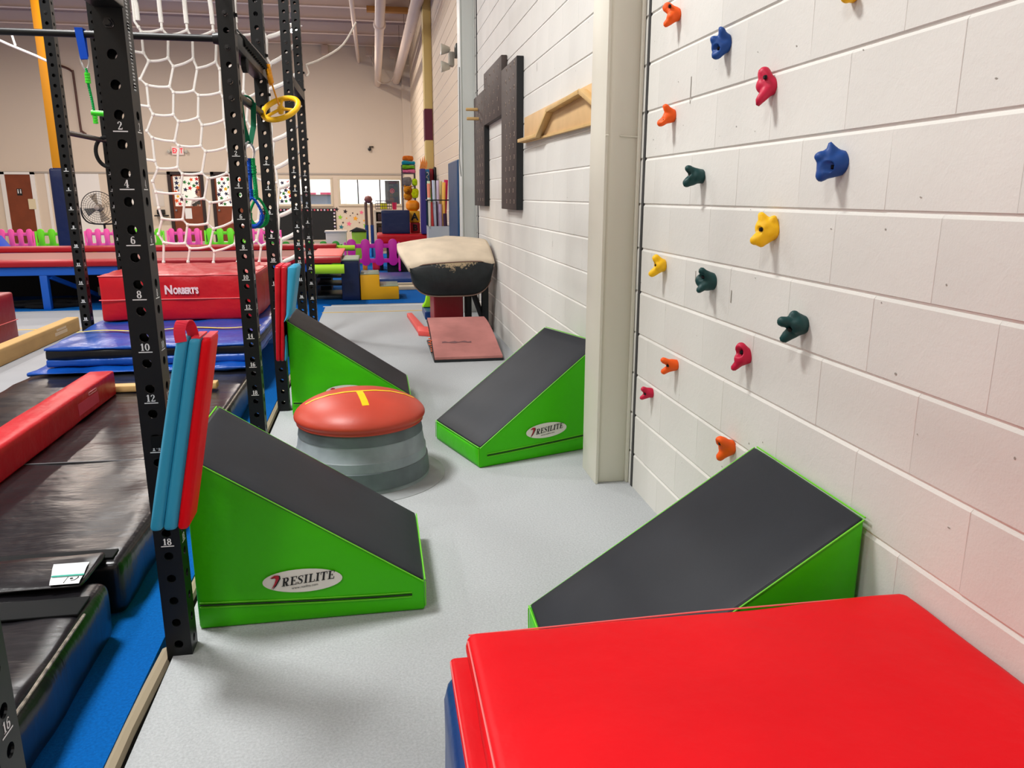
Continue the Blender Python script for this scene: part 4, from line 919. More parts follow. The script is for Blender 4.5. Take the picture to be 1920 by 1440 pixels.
# ---------------------------------------------------------------- vault table and springboard
t = E('vault_table', 'vault table with worn beige top and scuffed black rounded apron by the wall', 'vault table', (.76, 8.3, 0))
worn = M('worn_beige_suede', (222, 206, 182), .8, .2, [('n', 50, .1, .004)], var=(4, .16))
scuff = M('scuffed_black_vinyl', (26, 33, 36), .5, .4, [('n', 8, .15, .02), ('n', 90, .2, .004)], var=(16, .3))
def worn_apron():
    m = scuff.copy(); m.name = 'scuffed_black_vinyl_worn'; nt = m.node_tree; N = nt.nodes.new; L = nt.links.new; bs = nt.nodes['Principled BSDF']
    tc = N('ShaderNodeTexCoord'); sx = N('ShaderNodeSeparateXYZ'); L(tc.outputs['Object'], sx.inputs[0]); n = N('ShaderNodeTexNoise'); n.inputs['Scale'].default_value = 45; n.inputs['Detail'].default_value = 8; L(tc.outputs['Object'], n.inputs['Vector'])
    def mth(op, a, b):
        q = N('ShaderNodeMath'); q.operation = op
        for i, v in enumerate((a, b)):
            if isinstance(v, (int, float)): q.inputs[i].default_value = v
            else: L(v, q.inputs[i])
        return q.outputs[0]
    dz = mth('MULTIPLY', mth('SUBTRACT', sx.outputs['Z'], .70), 11.0)
    dx = mth('MULTIPLY', mth('POWER', mth('ABSOLUTE', mth('SUBTRACT', sx.outputs['X'], .78), 0), 2.0), 14.0)
    f = mth('ADD', mth('SUBTRACT', dz, dx), mth('MULTIPLY', mth('SUBTRACT', n.outputs['Fac'], .5), 2.4))
    r = N('ShaderNodeMapRange'); r.inputs[1].default_value = .05; r.inputs[2].default_value = .5; L(f, r.inputs[0])
    mx = N('ShaderNodeMix'); mx.data_type = 'RGBA'; L(r.outputs[0], mx.inputs[0]); old = bs.inputs['Base Color'].links[0].from_socket; L(old, mx.inputs[6]); mx.inputs[7].default_value = lin((176, 156, 124)); L(mx.outputs[2], bs.inputs['Base Color'])
    return m
def grid(f, nu, nv):
    vs = [f(i / nu, j / nv) for j in range(nv + 1) for i in range(nu + 1)]
    return vs, [(j * (nu + 1) + i, j * (nu + 1) + i + 1, (j + 1) * (nu + 1) + i + 1, (j + 1) * (nu + 1) + i) for j in range(nv) for i in range(nu)]
XC = .755
def topf(u, v):
    q = 2 * u - 1; wl = .437 + .10 * math.sin(min(1, v / .42) * PI / 2); wr = .44 - .03 * v
    rear = 1 if v < .45 else math.sqrt(max(0, 1 - ((v - .45) / .56) ** 2.2)); x = XC + q * (wl if q < 0 else wr) * max(rear, .02)
    z = .775 + .205 * math.sin(min(1, v / .6) * PI / 2) ** .85 - .03 * abs(q) ** 3 + .02 * q
    return (x, 7.9 + 1.05 * v, z)
def solid(vs, fs, dv):
    """closed shell: sheet plus its offset by dv, joined at the rim"""
    n = len(vs); d = Vector(dv); W2 = [tuple(Vector(v) + d) for v in vs]; F = list(fs) + [tuple(n + i for i in reversed(f)) for f in fs]
    ec = {}
    for f in fs:
        for a, b in zip(f, f[1:] + f[:1]): ec[(a, b)] = 1
    for (a, b) in list(ec):
        if (b, a) not in ec: F.append((b, a, n + a, n + b))
    return W2 and (vs + W2, F)
vs, fs = grid(topf, 28, 18); vs, fs = solid(vs, fs, (0, .03, -.05)); m = MB(); m.add(vs, fs); O('top_pad', m.mesh('top_pad', worn, smooth='all'), t)
def apf(u, v):
    q = 2 * u - 1; zt = .772 + .02 * q - .03 * abs(q) ** 3; zb = .775 - .335 * max(0, 1 - abs(q) ** 4.5) ** .5 - .02
    return (XC + q * (.437 if q < 0 else .44), 7.895 + .05 * math.sin(v * PI) * -.6 + .05 * v * v + .03 * abs(q) ** 3, zt + (zb - zt) * v)
vs, fs = grid(apf, 28, 10); vs, fs = solid(vs, fs, (0, .12, 0)); m = MB(); m.add(vs, fs); O('front_apron', m.mesh('front_apron', worn_apron(), smooth='all'), t)
pp = MB().tube([apf(u / 28, 0) for u in range(29)], .006, 6).tube([(lambda p: (p[0], p[1] - .004, p[2]))(apf(u / 28, 1)) for u in range(1, 28)], .006, 6)
O('piping', pp.mesh('piping', M('worn_piping', (120, 96, 84), .7), smooth=True), t)
O('pedestal_pad', softbox('pedestal_pad', .585, .90, 8.22, 8.85, .06, .62, M('maroon_vinyl', (140, 10, 30), .4, .45, VB), r=.02), t)
O('steel_leg', MB().box(1.09, 1.16, 8.12, 8.2, .0, .74).box(.93, 1.0, 8.3, 8.38, .02, .7).box(.55, 1.2, 8.1, 8.9, .0, .05).beam((.95, 8.3, .6), (1.12, 8.2, .1), .05, .05).mesh('steel_leg', M('dark_steel', (28, 32, 36), .4, .5, metal=.3), bevel=.006), t)
t = E('springboard', 'springboard with a faded pink carpeted deck in front of the vault table', 'springboard', (.77, 7.1, 0))
pinkc = M('faded_pink_carpet', (188, 126, 120), .9, .15, [('n', 120, .2, .004)], var=(2.6, .3)); darks = M('dark_steel', (28, 32, 36), .4, .5, metal=.3)
def dk(v): return .045 + .20 * math.sin(min(1, v) * PI / 2) ** 1.1
vs, fs = grid(lambda u, v: (.472 + .605 * u + (.004 if u < .5 else -.03) * v, 6.672 + 1.0 * v, dk(v)), 6, 12); vs, fs = solid(vs, fs, (0, 0, -.022)); m = MB(); m.add(vs, fs)
O('deck', m.mesh('deck', pinkc, smooth=True), t)
vs, fs = grid(lambda u, v: (.465 + .62 * u + (.004 if u < .5 else -.03) * v, 6.662 + 1.02 * v, dk(v) - .024), 6, 12); vs, fs = solid(vs, fs, (0, 0, -.016)); m = MB(); m.add(vs, fs)
O('deck_frame', m.mesh('deck_frame', darks, smooth=True), t)
O('base_board', bx('base_board', .465, 1.08, 6.66, 7.68, .001, .02, darks, bevel=.004), t)
spm = MB()
for k in range(40): pass
spm.tube([(.5 + .035 * math.cos(a * .6), 7.35 + .035 * math.sin(a * .6), .022 + .16 * a / 60) for a in range(61)], .006, 5)
spo = spm.mesh('coil_spring', M('orange_steel', (226, 92, 30), .4), smooth=True)
for x, y in ((0, 0), (0, -.3), (.5, 0), (.5, -.3)):
    o = O('coil_spring', spo, t); o.scale = (1, 1, 1 if y == 0 else .72); o.matrix_parent_inverse = Matrix.Translation(-Vector(t.location)); o.location = (x, y, 0 if y == 0 else .004)
m = MB()
for a_ in (.0, 1):
    m.box(.60, .88, 6.99, 6.996, .2, .2)
O('worn_print', MB().add([(.56 + .03 * i, 6.94 + .008 * math.sin(i * 1.3), dk(.268 + .008 * math.sin(i * 1.3)) + .0025) for i in range(10)] + [(.56 + .03 * i, 6.965 + .012 * math.sin(i * 2.1), dk(.293 + .012 * math.sin(i * 2.1)) + .0025) for i in range(10)], [(i, i + 1, 11 + i, 10 + i) for i in range(9)]).mesh('worn_print', M('smudged_grey_print', (120, 84, 86), .9), fix=False), t)
t = E('floor_target', 'small red L shaped foam marker on the floor left of the springboard', 'foam marker', (.43, 8.4, 0))
O('marker_arm', MB().prism([(.335, 9.35), (.40, 9.37), (.485, 8.35), (.41, 8.05)], (0, 0, .001), (1, 0, 0), (0, 1, 0), (0, 0, .05)).mesh('marker_arm', M('salmon_vinyl', (226, 84, 78), .5), bevel=.008), t)
O('marker_foot', MB().prism([(.40, 8.03), (.53, 7.95), (.53, 8.28), (.415, 8.34)], (0, 0, .001), (1, 0, 0), (0, 1, 0), (0, 0, .055)).mesh('marker_foot', M('salmon_vinyl', (226, 84, 78), .5), bevel=.008), t)
t = E('lime_stand', 'lime green plastic stand on the floor left of the vault table', 'plastic stand', (.62, 9.5, 0))
O('stand_body', MB().prism([(.53, .1), (.70, .1), (.70, .16), (.68, .28), (.60, .30), (.57, .16)], (0, 9.45, 0), (1, 0, 0), (0, 0, 1), (0, .14, 0)).mesh('stand_body', M('neon_lime_plastic', (160, 240, 20), .4), bevel=.01), t)
T(O('foam_block', softbox('foam_block', .54, .72, 9.1, 9.7, .002, .095, bluev, r=.012)), 'small blue foam block under the lime green stand', 'foam block')
# ---------------------------------------------------------------- tumble track, steps and fences in the middle distance
t = E('tumble_track', 'long red padded tumble track on a blue steel frame across the left background', 'tumble track', (-3, 11.2, 0))
O('front_pad', softbox('front_pad', -7, -.47, 10.62, 10.95, .55, .625, M('maroon_pad', (158, 6, 26), .4, .4, VB), r=.02, nx=30), t)
O('rear_pad', softbox('rear_pad', -7, -.62, 12.6, 12.95, .60, .68, M('maroon_pad', (158, 6, 26), .4, .4, VB), r=.02, nx=30), t)
O('jumping_bed', bx('jumping_bed', -7, -.5, 10.95, 12.6, .585, .6, M('pinkish_mesh_bed', (150, 100, 92), .8)), t)
rp = softbox('end_pad', -.9, -.47, 11.0, 12.5, .602, .63, M('salmon_vinyl', (226, 84, 78), .5), r=.012); O('end_pad', rp, t)
fb = M('blue_steel_frame', (10, 88, 190), .4, .4)
O('frame_rail', bx('frame_rail', -7, -.6, 10.68, 10.76, .44, .545, fb, bevel=.008), t)
O('frame_rail', bx('frame_rail', -7, -.6, 12.75, 12.83, .46, .56, fb, bevel=.008), t)
for x in (-6.4, -4.17, -1.9):
    O('leg', bx('leg', x - .045, x + .045, 10.68, 10.76, .004, .44, fb, bevel=.006), t)
    O('leg', bx('leg', x - .045, x + .045, 12.75, 12.83, .004, .46, fb, bevel=.006), t)
    O('brace', MB().beam((x + .06, 10.74, .42), (x + .42, 11.6, .03), .05, .05).mesh('brace', fb), t)
O('under_pad', bx('under_pad', -7, -.7, 12.2, 12.7, .004, .4, M('black_skirt', (14, 15, 18), .8)), t)
m = MB()
for i in range(7):
    rs = random.Random(i); pts = [(-5.2 + k * .22, 10.9 + .12 * math.sin(k * 1.1 + i * 1.7) + .05 * i, .03 + .018 * (i % 3)) for k in range(7)]
    m.tube(spl(pts, 3), .022, 6)
T(ST(O('rope_heap', m.mesh('rope_heap', M('black_rope', (26, 26, 28), .8, .2, [('wave', 40, .8, .01)]), smooth=True)), 'stuff'), 'heap of thick black rope lying under the tumble track', 'rope')
T(O('storage_board', MB().box(-3.75, -2.9, 11.3, 11.4, .1, .22).box(-3.7, -2.9, 11.25, 11.3, .02, .1).mesh('storage_board', M('dim_board', (120, 108, 92), .7), bevel=.004)), 'dull wooden board stored under the tumble track', 'board')
t = E('step_block', 'tall navy foam block with a grey green top beside the yellow steps', 'foam block', (-.36, 11.3, 0))
O('block_body', softbox('block_body', -.49, -.245, 10.98, 11.75, .006, .55, navy, r=.014), t)
O('top_cover', softbox('top_cover', -.495, -.24, 10.975, 11.755, .551, .575, M('sage_vinyl', (132, 150, 128), .35, .5), r=.01), t)
t = E('foam_steps', 'yellow two step foam stairs with grey green treads on the blue floor', 'foam steps', (.03, 11.3, 0))
O('step_body', MB().prism([(-.235, .006), (.295, .006), (.295, .185), (.03, .185), (.03, .355), (-.235, .355)], (0, 11.0, 0), (1, 0, 0), (0, 0, 1), (0, .6, 0)).mesh('step_body', M('yellow_vinyl', (234, 172, 6), .45, .4), bevel=.012), t)
for a, b, z in ((-.23, .025, .356), (.035, .29, .186)):
    O('tread', bx('tread', a, b, 11.01, 11.59, z, z + .012, M('sage_vinyl', (132, 150, 128), .35, .5), bevel=.004), t)
lime2 = M('lime_foam', (170, 222, 30), .6)
O('foam_roll', MB().tube([(-.86, 10.60, .478), (-.43, 10.60, .478)], .062, 16).mesh('foam_roll', lime2, smooth=True), bpy.data.objects['tumble_track'], label='lime green foam roll along the near edge')
O('foam_roll', MB().tube([(-.75, 13.0, .60), (-.34, 13.0, .60)], .045, 16).mesh('foam_roll', lime2, smooth=True), bpy.data.objects['tumble_track'], label='lime green foam roll at the rear')
T(O('shelf_rack', MB().box(-.85, -.5, 11.2, 11.9, .006, .05).box(-.85, -.5, 11.2, 11.9, .19, .2).box(-.85, -.5, 11.2, 11.9, .3, .31).box(-.87, -.84, 11.2, 11.9, .006, .42).mesh('shelf_rack', M('dark_teal_metal', (48, 66, 76), .4), bevel=.004)), 'dark low rack of boards under the end of the tumble track', 'rack')
def fencepanel(name, w, mat, npk=4, h=.6):
    e = E(name, '', 'toy fence', (0, 0, 0)); st = w / npk
    for i in range(npk):
        cx = st * (i + .5); r = st * .33
        out = [(cx + r * math.cos(a * PI / 8), h - r + r * math.sin(a * PI / 8)) for a in range(9)] + [(cx - r * .8, h * .5)] + [(cx + r * math.cos(PI + a * PI / 8), .1 + r + r * math.sin(PI + a * PI / 8)) for a in range(9)] + [(cx + r * .8, h * .5)]
        O('picket', MB().prism(out, (0, -.02, 0), (1, 0, 0), (0, 0, 1), (0, .04, 0)).mesh('picket', mat, bevel=.004), e, world=False)
    for z0, z1 in ((h * .26, h * .39), (h * .72, h * .85)):
        O('rail', bx('rail', 0, w, -.013, .013, z0, z1, mat, bevel=.004), e, world=False)
    for q in (0, w - .02): O('foot', MB().prism([(-.11, 0), (.11, 0), (.11, .04), (.018, .04), (.018, h * .9), (-.018, h * .9), (-.018, .04), (-.11, .04)], (q - .01, 0, 0), (0, 1, 0), (0, 0, 1), (.04, 0, 0)).mesh('foot', mat, bevel=.004), e, world=False)
    return e
fp_ = fencepanel('toy_fence', .84, pinkp); fg_ = fencepanel('toy_fence', 1.02, limep)
first = {0: True, 1: True}
for (x, c, lb) in ((-9.3, 0, 'pink toy fence panel in front of the brown restroom door'), (-8.43, 1, 'lime toy fence panel half hidden by the blue padded pole'), (-7.28, 0, 'pink toy fence panel below the big round fan'),
                   (-6.4, 1, 'lime toy fence panel just right of the nearest numbered post'), (-5.3, 0, 'pink toy fence panel below the star covered door'), (-4.38, 1, 'lime toy fence panel between two rig posts, below the second star door'), (-3.3, 0, 'pink toy fence panel in front of the black bulletin board')):
    src = (fp_, fg_)[c]
    o = src if first[c] else dup(src, (0, 0, 0)); first[c] = False
    o.location = (x, 21.5, .006); o['label'] = lb; o['group'] = 'toddler fence panels'
f3 = fencepanel('toy_fence', 1.35, greenp, 6); f3.location = (-1.98, 15.0, .006); f3['label'] = 'green toy fence panel behind the tumble track end, nearer than the pink ones'; f3['group'] = 'toddler fence panels'
f4 = fencepanel('toy_fence', 1.02, magp); f4.location = (-.58, 14.95, .04); f4['label'] = 'magenta toy fence panel right behind the navy block and yellow steps'; f4['group'] = 'toddler fence panels'
T(O('play_platform', MB().box(.02, .82, 12.5, 13.6, .006, .14).box(.02, .82, 12.46, 12.5, .05, .09).mesh('play_platform', bluev, bevel=.01)), 'low blue play platform behind the yellow steps, near the vault table', 'platform')
T(O('platform_edge', MB().box(.02, 1.2, 12.38, 12.44, .05, .085).box(.2, 1.2, 12.1, 12.3, .006, .06).mesh('platform_edge', M('pale_wood_edge', (206, 190, 160), .6), bevel=.004)), 'pale wooden boards along the front of the low blue platform', 'board')
for (x, y, z, w, d, h, mt, lb) in ((-.55, 15.4, .006, .09, .09, .5, M('toy_orange', (250, 150, 30), .4), 'orange toy post seen through the left gap of the magenta fence'), (-.27, 15.5, .006, .09, .09, .52, M('toy_orange', (250, 150, 30), .4), 'orange toy post seen through the second gap of the magenta fence'),
                                  (-.05, 15.7, .2, .16, .2, .25, M('toy_blue', (60, 130, 190), .4), 'light blue toy block behind the magenta fence'), (-.08, 15.45, .006, .14, .14, .2, M('toy_red', (236, 40, 70), .4), 'small red toy block behind the magenta fence')):
    T(O('toy_block', softbox('toy_block', x, x + w, y, y + d, .006, z + h, mt, r=.015)), lb, 'toy block')
T(O('toy_shelf', MB().box(.2, 1.2, 15.05, 15.32, .006, .50).mesh('toy_shelf', M('black_shelf', (16, 14, 18), .6), bevel=.006)), 'black low shelf behind the magenta fence', 'shelf')
# ---------------------------------------------------------------- yellow column with blue pad
cy = ST(O('column_blue_pad', MB().box(-6.05, -5.86, 16.62, 16.66, 0, ZC).box(-6.05, -5.86, 16.92, 16.96, 0, ZC).box(-5.97, -5.94, 16.66, 16.92, 0, ZC).mesh('column_blue_pad', yellowv, bevel=.006)))
t = E('column_pad', 'navy blue pad wrapped around the foot of the yellow steel column', 'column pad', (-5.88, 16.8, 0))
O('pad_wrap', softbox('pad_wrap', -6.10, -5.81, 16.54, 17.04, .006, 1.93, navy, r=.04, puff=.01), t)
# ---------------------------------------------------------------- background against the back wall
t = E('drum_fan', 'large round fan on a stand before the back wall', 'fan', (-7.1, 22.2, 0))
dk_ = M('dark_fan_steel', (52, 48, 46), .5, metal=.4)
m = MB()
for r in (.415, .36, .30, .24, .18, .12): m.tube([(-7.1 + r * math.cos(a * PI / 20), 22.08 + .12 * (r / .42) ** 2, 1.11 + r * math.sin(a * PI / 20)) for a in range(40)], .0045 if r < .4 else .011, 5, closed=True)
for k in range(36):
    a = k * PI / 18; m.tube([(-7.1 + r * math.cos(a + r * .5), 22.08 + .12 * (r / .42) ** 2, 1.11 + r * math.sin(a + r * .5)) for r in (.06, .18, .3, .41)], .003, 4)
O('guard', m.mesh('guard', dk_, smooth=True), t)
m = MB()
for k in range(4):
    a = k * PI / 2 + .3
    m.add([(-7.1 + r * math.cos(a + s * .5), 22.24 + s * .06, 1.11 + r * math.sin(a + s * .5)) for r in (.07, .37) for s in (-.5, .7)] + [(-7.1 + r * math.cos(a + s * .5), 22.246 + s * .06, 1.11 + r * math.sin(a + s * .5)) for r in (.07, .37) for s in (-.5, .7)], [(0, 1, 3, 2), (4, 6, 7, 5), (0, 4, 5, 1), (2, 3, 7, 6), (0, 2, 6, 4), (1, 5, 7, 3)])
O('blades', m.mesh('blades', M('pale_aluminium', (186, 172, 152), .4, metal=.3)), t)
O('hub', MB().lathe([(0, -.02), (.06, -.01), (.07, .06), (.09, .1), (.09, .3), (0, .3)], (-7.1, 22.06, 1.11), 16, 'y').mesh('hub', M('fan_hub', (150, 140, 130), .4), smooth=True), t)
O('stand', MB().tube([(-7.1, 22.5, .7), (-7.1, 22.5, .03)], .03, 8).tube(spl([(-6.64, 22.3, 1.11), (-6.62, 22.4, .9), (-6.75, 22.45, .72), (-7.1, 22.5, .68)], 3), .022, 6).tube(spl([(-7.56, 22.3, 1.11), (-7.58, 22.4, .9), (-7.45, 22.45, .72), (-7.1, 22.5, .68)], 3), .022, 6).lathe([(0, .05), (.3, .03), (.32, .006), (0, .006)], (-7.1, 22.5, 0), 20).mesh('stand', dk_, smooth=True), t)
t = E('exit_sign', 'red and white EXIT sign with two lamp heads on the back wall', 'exit sign', (-5.85, YB - .05, 2.75))
O('sign_box', bx('sign_box', -6.02, -5.68, YB - .07, YB - .002, 2.63, 2.88, M('sign_white', (236, 214, 206), .5, emit=.15), bevel=.008), t)
sans('lettering', 'EXIT', .2, (-5.85, YB - .073, 2.685), (1, 0, 0), (0, 0, 1), M('sign_red', (230, 24, 50), .5, emit=.4), bold=.006, parent=t, align='CENTER', sx=.74)
for x in (-6.1, -5.6):
    O('lamp_head', MB().lathe([(0, -.1), (.05, -.09), (.055, -.06), (.025, 0), (0, 0)], (x, YB - .03, 2.73), 12, 'y').mesh('lamp_head', M('lamp_grey', (186, 184, 172), .35), smooth=True), t)
O('mount', MB().box(-6.12, -5.58, YB - .04, YB - .001, 2.7, 2.73).mesh('mount', gp), t)
t = E('bulletin_board', 'black bulletin board with a polka dot border below the windows', 'bulletin board', (-2.4, YB - .02, .05))
O('board_panel', bx('board_panel', -3.5, -1.23, YB - .03, YB - .001, .05, 1.02, M('board_black', (18, 22, 26), .7)), t)
O('border', MB().box(-3.5, -1.23, YB - .036, YB - .03, .93, 1.03).box(-1.33, -1.23, YB - .036, YB - .03, .05, .93).box(-3.5, -3.4, YB - .036, YB - .03, .05, .93).mesh('border', M('border_black', (20, 14, 18), .7)), t)
dots = [M('dot_' + str(i), c, .6) for i, c in enumerate(((240, 236, 230), (226, 130, 150), (200, 190, 220), (214, 80, 100)))]
dm = [MB().lathe([(0, -.001), (.03, -.001), (.03, 0)], (0, 0, 0), 10, 'y').mesh('dot', d) for d in dots]
k = 0
for i in range(22):
    o = O('dot', dm[k % 4], t); o.location = (-3.45 + i * .104, YB - .037, .98); k += 1
for i in range(8):
    for x in (-1.28, -3.45):
        o = O('dot', dm[k % 4], t); o.location = (x, YB - .037, .88 - i * .105); k += 1
st = E('star_decals', 'scattered star stickers on the cream wall right of the black board', 'wall stickers', (-.7, YB - .003, .6))
SC2 = [M('sticker_' + str(i), c, .6) for i, c in enumerate(((40, 26, 40), (246, 110, 150), (140, 214, 40), (246, 170, 30), (20, 110, 130), (120, 70, 50)))]
for (px, pz, r, c) in ((-1.2, 1.0, .08, 0), (-.93, .93, .08, 0), (-.42, .9, .075, 1), (-1.1, .75, .085, 2), (-.62, .71, .09, 3), (-.83, .54, .09, 1), (-1.08, .44, .085, 4), (-.3, .48, .1, 2), (-.7, .88, .03, 0), (-.55, .84, .035, 5), (-.35, .64, .04, 3), (-1.02, .58, .04, 0), (-.5, .58, .03, 5), (-.9, .72, .03, 3), (-.78, .8, .025, 0)):
    O('star', MB().prism(star(px, pz, r, .2), (0, YB - .002, 0), (1, 0, 0), (0, 0, 1), (0, -.004, 0)).mesh('star', SC2[c]), st)
T(O('conduit', MB().tube(spl([(-9.2, YB - .034, 5.2), (-8.75, YB - .034, 5.06), (-8.58, YB - .034, 4.96), (-8.55, YB - .034, 4.85), (-8.53, YB - .034, 3.4), (-8.5, YB - .034, 3.28), (-8.4, YB - .034, 3.2)], 3), .032, 8).mesh('conduit', M('brown_pipe', (84, 48, 40), .5), smooth=True)), 'thin brown bent pipe on the back wall behind the left rig posts', 'pipe')
T(O('wall_notice', MB().box(-6.72, -6.4, YB - .01, YB - .001, 1.1, 1.62).mesh('wall_notice', M('notice_white', (214, 206, 196), .6))), 'pale framed notice left of the star covered door', 'notice')
T(O('wall_phone', MB().box(-6.62, -6.4, YB - .12, YB - .001, .86, 1.0).box(-6.66, -6.3, YB - .3, YB - .001, .8, .84).mesh('wall_phone', inkblack, bevel=.006)), 'small black device on a shelf left of the star covered door', 'device')
T(O('wall_camera', MB().lathe([(0, -.14), (.05, -.13), (.055, -.06), (.03, 0)], (-.08, YB - .0, 2.86), 12, 'y').lathe([(0, .02), (.07, .02), (.07, .05), (0, .05)], (-.02, YB - .03, 2.9), 12).mesh('wall_camera', M('camera_black', (24, 20, 18), .4), smooth=True)), 'small dark camera fixed in the middle of the bare back wall', 'camera')
# person behind the star door glass
def person():
    e = E('person', 'person in a white top holding a dark tablet behind the star covered door glass', 'person', (-5.47, 26.5, 0))
    J = [(0, 0, .95), (0, 0, 1.15), (0, 0, 1.32), (0, 0, 1.40), (-.16, 0, 1.33), (-.24, -.06, 1.1), (-.12, -.24, 1.06), (-.03, -.27, 1.08), (.16, 0, 1.33), (.24, -.06, 1.1), (.10, -.24, 1.1), (.02, -.28, 1.12), (-.09, 0, .92), (-.10, 0, .5), (-.10, .02, .06), (.09, 0, .92), (.10, 0, .5), (.10, .02, .06), (-.1, -.14, .04), (.1, -.14, .04)]
    Ed = [(0, 1), (1, 2), (2, 3), (2, 4), (4, 5), (5, 6), (6, 7), (2, 8), (8, 9), (9, 10), (10, 11), (0, 12), (12, 13), (13, 14), (0, 15), (15, 16), (16, 17), (14, 18), (17, 19)]
    R_ = [.15, .13, .14, .055, .06, .045, .035, .035, .06, .045, .035, .035, .09, .065, .045, .09, .065, .045, .035, .035]
    me = bpy.data.meshes.new('body'); me.from_pydata(J, Ed, []); me.update()
    o = O('body', me, e, world=False); me.materials.append(M('white_shirt', (226, 220, 222), .8))
    md = o.modifiers.new('skin', 'SKIN'); md.use_smooth_shade = True
    for i, sv in enumerate(me.skin_vertices[0].data): sv.radius = (R_[i], R_[i] * .75); sv.use_root = (i == 0)
    o.modifiers.new('sub', 'SUBSURF').levels = 1
    skin = M('skin', (206, 148, 120), .6)
    hd = MB().lathe([(0, -.115), (.045, -.105), (.068, -.06), (.078, 0), (.075, .05), (.05, .1), (0, .115)], (0, 0, 0), 16).mesh('head', skin, smooth='all')
    h = O('head', hd, e, world=False, loc=(0, -.03, 1.51))
    O('nose', MB().lathe([(0, -.02), (.012, -.012), (.008, .02), (0, .025)], (0, -.08, -.01), 8).mesh('nose', skin, smooth='all'), h, world=False)
    O('eyes', MB().lathe([(0, -.008), (.009, 0), (0, .008)], (-.028, -.07, .015), 8).lathe([(0, -.008), (.009, 0), (0, .008)], (.028, -.07, .015), 8).mesh('eyes', inkblack, smooth='all'), h, world=False)
    O('mouth', MB().tube([(-.022, -.072, -.05), (0, -.077, -.054), (.022, -.072, -.05)], .005, 6).mesh('mouth', M('lips', (170, 80, 80), .5), smooth=True), h, world=False)
    O('hair', MB().lathe([(.082, -.08), (.092, -.02), (.09, .05), (.062, .11), (0, .13)], (0, .02, .01), 16).mesh('hair', M('dark_hair', (52, 30, 26), .7), smooth='all'), h, world=False)
    for sg in (-1, 1):
        m = MB(); bx_, by_, bz_ = (-.03, -.28, 1.08) if sg < 0 else (.02, -.29, 1.12)
        m.lathe([(0, -.03), (.03, -.025), (.034, 0), (.026, .03), (0, .034)], (bx_, by_, bz_), 10)
        for k in range(4): m.tube([(bx_ + (k - 1.5) * .014, by_ - .01, bz_ + .02), (bx_ + (k - 1.5) * .017, by_ - .045, bz_ + .026), (bx_ + (k - 1.5) * .017, by_ - .05, bz_ - .004)], [.008, .0075, .006], 6)
        m.tube([(bx_ - sg * .03, by_, bz_ + .01), (bx_ - sg * .045, by_ - .03, bz_ + .03)], [.009, .007], 6)
        O('hand', m.mesh('hand', skin, smooth=True), e, world=False)
    return e
person()
T(O('tablet', MB().beam((-5.62, 26.2, 1.1), (-5.33, 26.19, 1.26), .02, .12, up=(0, .3, 1)).mesh('tablet', inkblack, bevel=.006)), 'dark tablet held by the person behind the star covered door', 'tablet')
# desk and poster seen in the office
t = E('office_desk', 'blue fronted office desk with pink papers seen through the middle window', 'desk', (-1.8, 27.2, 0))
O('desk_front', bx('desk_front', -2.5, -1.3, 27.0, 27.04, 0, 1.42, M('blue_grey_panel', (110, 130, 160), .6)), t)
O('desk_top', bx('desk_top', -2.55, -1.25, 26.95, 27.6, 1.42, 1.46, M('dark_top', (90, 84, 92), .5)), t)
T(O('paper_stack', MB().box(-2.3, -1.9, 27.05, 27.3, 1.461, 1.52).box(-1.75, -1.4, 27.02, 27.3, 1.461, 1.53).mesh('paper_stack', M('pink_papers', (230, 90, 140), .7))), 'pink papers on the office desk', 'papers')
O('office_shelf', MB().box(-.95, -.55, 28.4, 28.9, 0, 1.5).mesh('office_shelf', M('pale_mint', (206, 226, 216), .7)))
T(bpy.data.objects['office_shelf'], 'pale mint shelf unit inside the lit office window', 'shelf')
t = E('dark_poster', 'dark poster with a round pink emblem at the right end of the office window', 'poster', (.55, 26.2, 1.2))
O('poster_sheet', bx('poster_sheet', .36, .83, 26.16, 26.17, 1.15, 1.9, M('poster_dark', (64, 78, 92), .5)), t)
O('emblem', MB().lathe([(.05, -.004), (.075, -.004), (.075, 0), (.05, 0), (.05, -.004)], (.59, 26.158, 1.58), 16, 'y').lathe([(0, -.004), (.03, -.004), (.03, 0)], (.59, 26.158, 1.58), 12, 'y').mesh('emblem', M('emblem_pink', (190, 90, 110), .6)), t)
# padded bars, shelves, toys and mats in the far right corner
bb = M('brown_pad', (96, 74, 64), .6)
t = E('padded_bar', 'two tall padded uprights joined by a brown ball cap, brown above and blue below', 'bar stand', (-.14, 19, 0))
for x in (-.2, -.07):
    O('upright', MB().tube([(x, 19, .75), (x, 19, 1.28)], .035, 12).mesh('upright', bb, smooth=True), t)
    O('upright_pad', MB().tube([(x, 19, .006), (x, 19, .75)], .042, 12).mesh('upright_pad', bluev, smooth=True), t, label='blue lower padding')
O('ball_cap', MB().lathe([(0, -.09), (.07, -.07), (.1, 0), (.07, .07), (0, .09)], (-.135, 19, 1.34), 16).mesh('ball_cap', M('brown_ball', (120, 66, 62), .5), smooth='all'), t)
t = E('cubby_shelf', 'cream cubby shelf with dark openings, a wire basket on top', 'shelf', (.25, 20.2, 0))
O('shelf_frame', MB().box(-.02, .5, 20.4, 20.44, .006, 1.08).box(-.02, .03, 20, 20.4, .006, 1.08).box(.45, .5, 20, 20.4, .006, 1.08).box(.03, .45, 20, 20.4, 1.03, 1.08).box(.03, .45, 20, 20.4, .76, .8).box(.03, .45, 20, 20.4, .42, .46).box(.03, .45, 20, 20.4, .006, .06).mesh('shelf_frame', M('cream_shelf', (226, 208, 178), .6)), t)
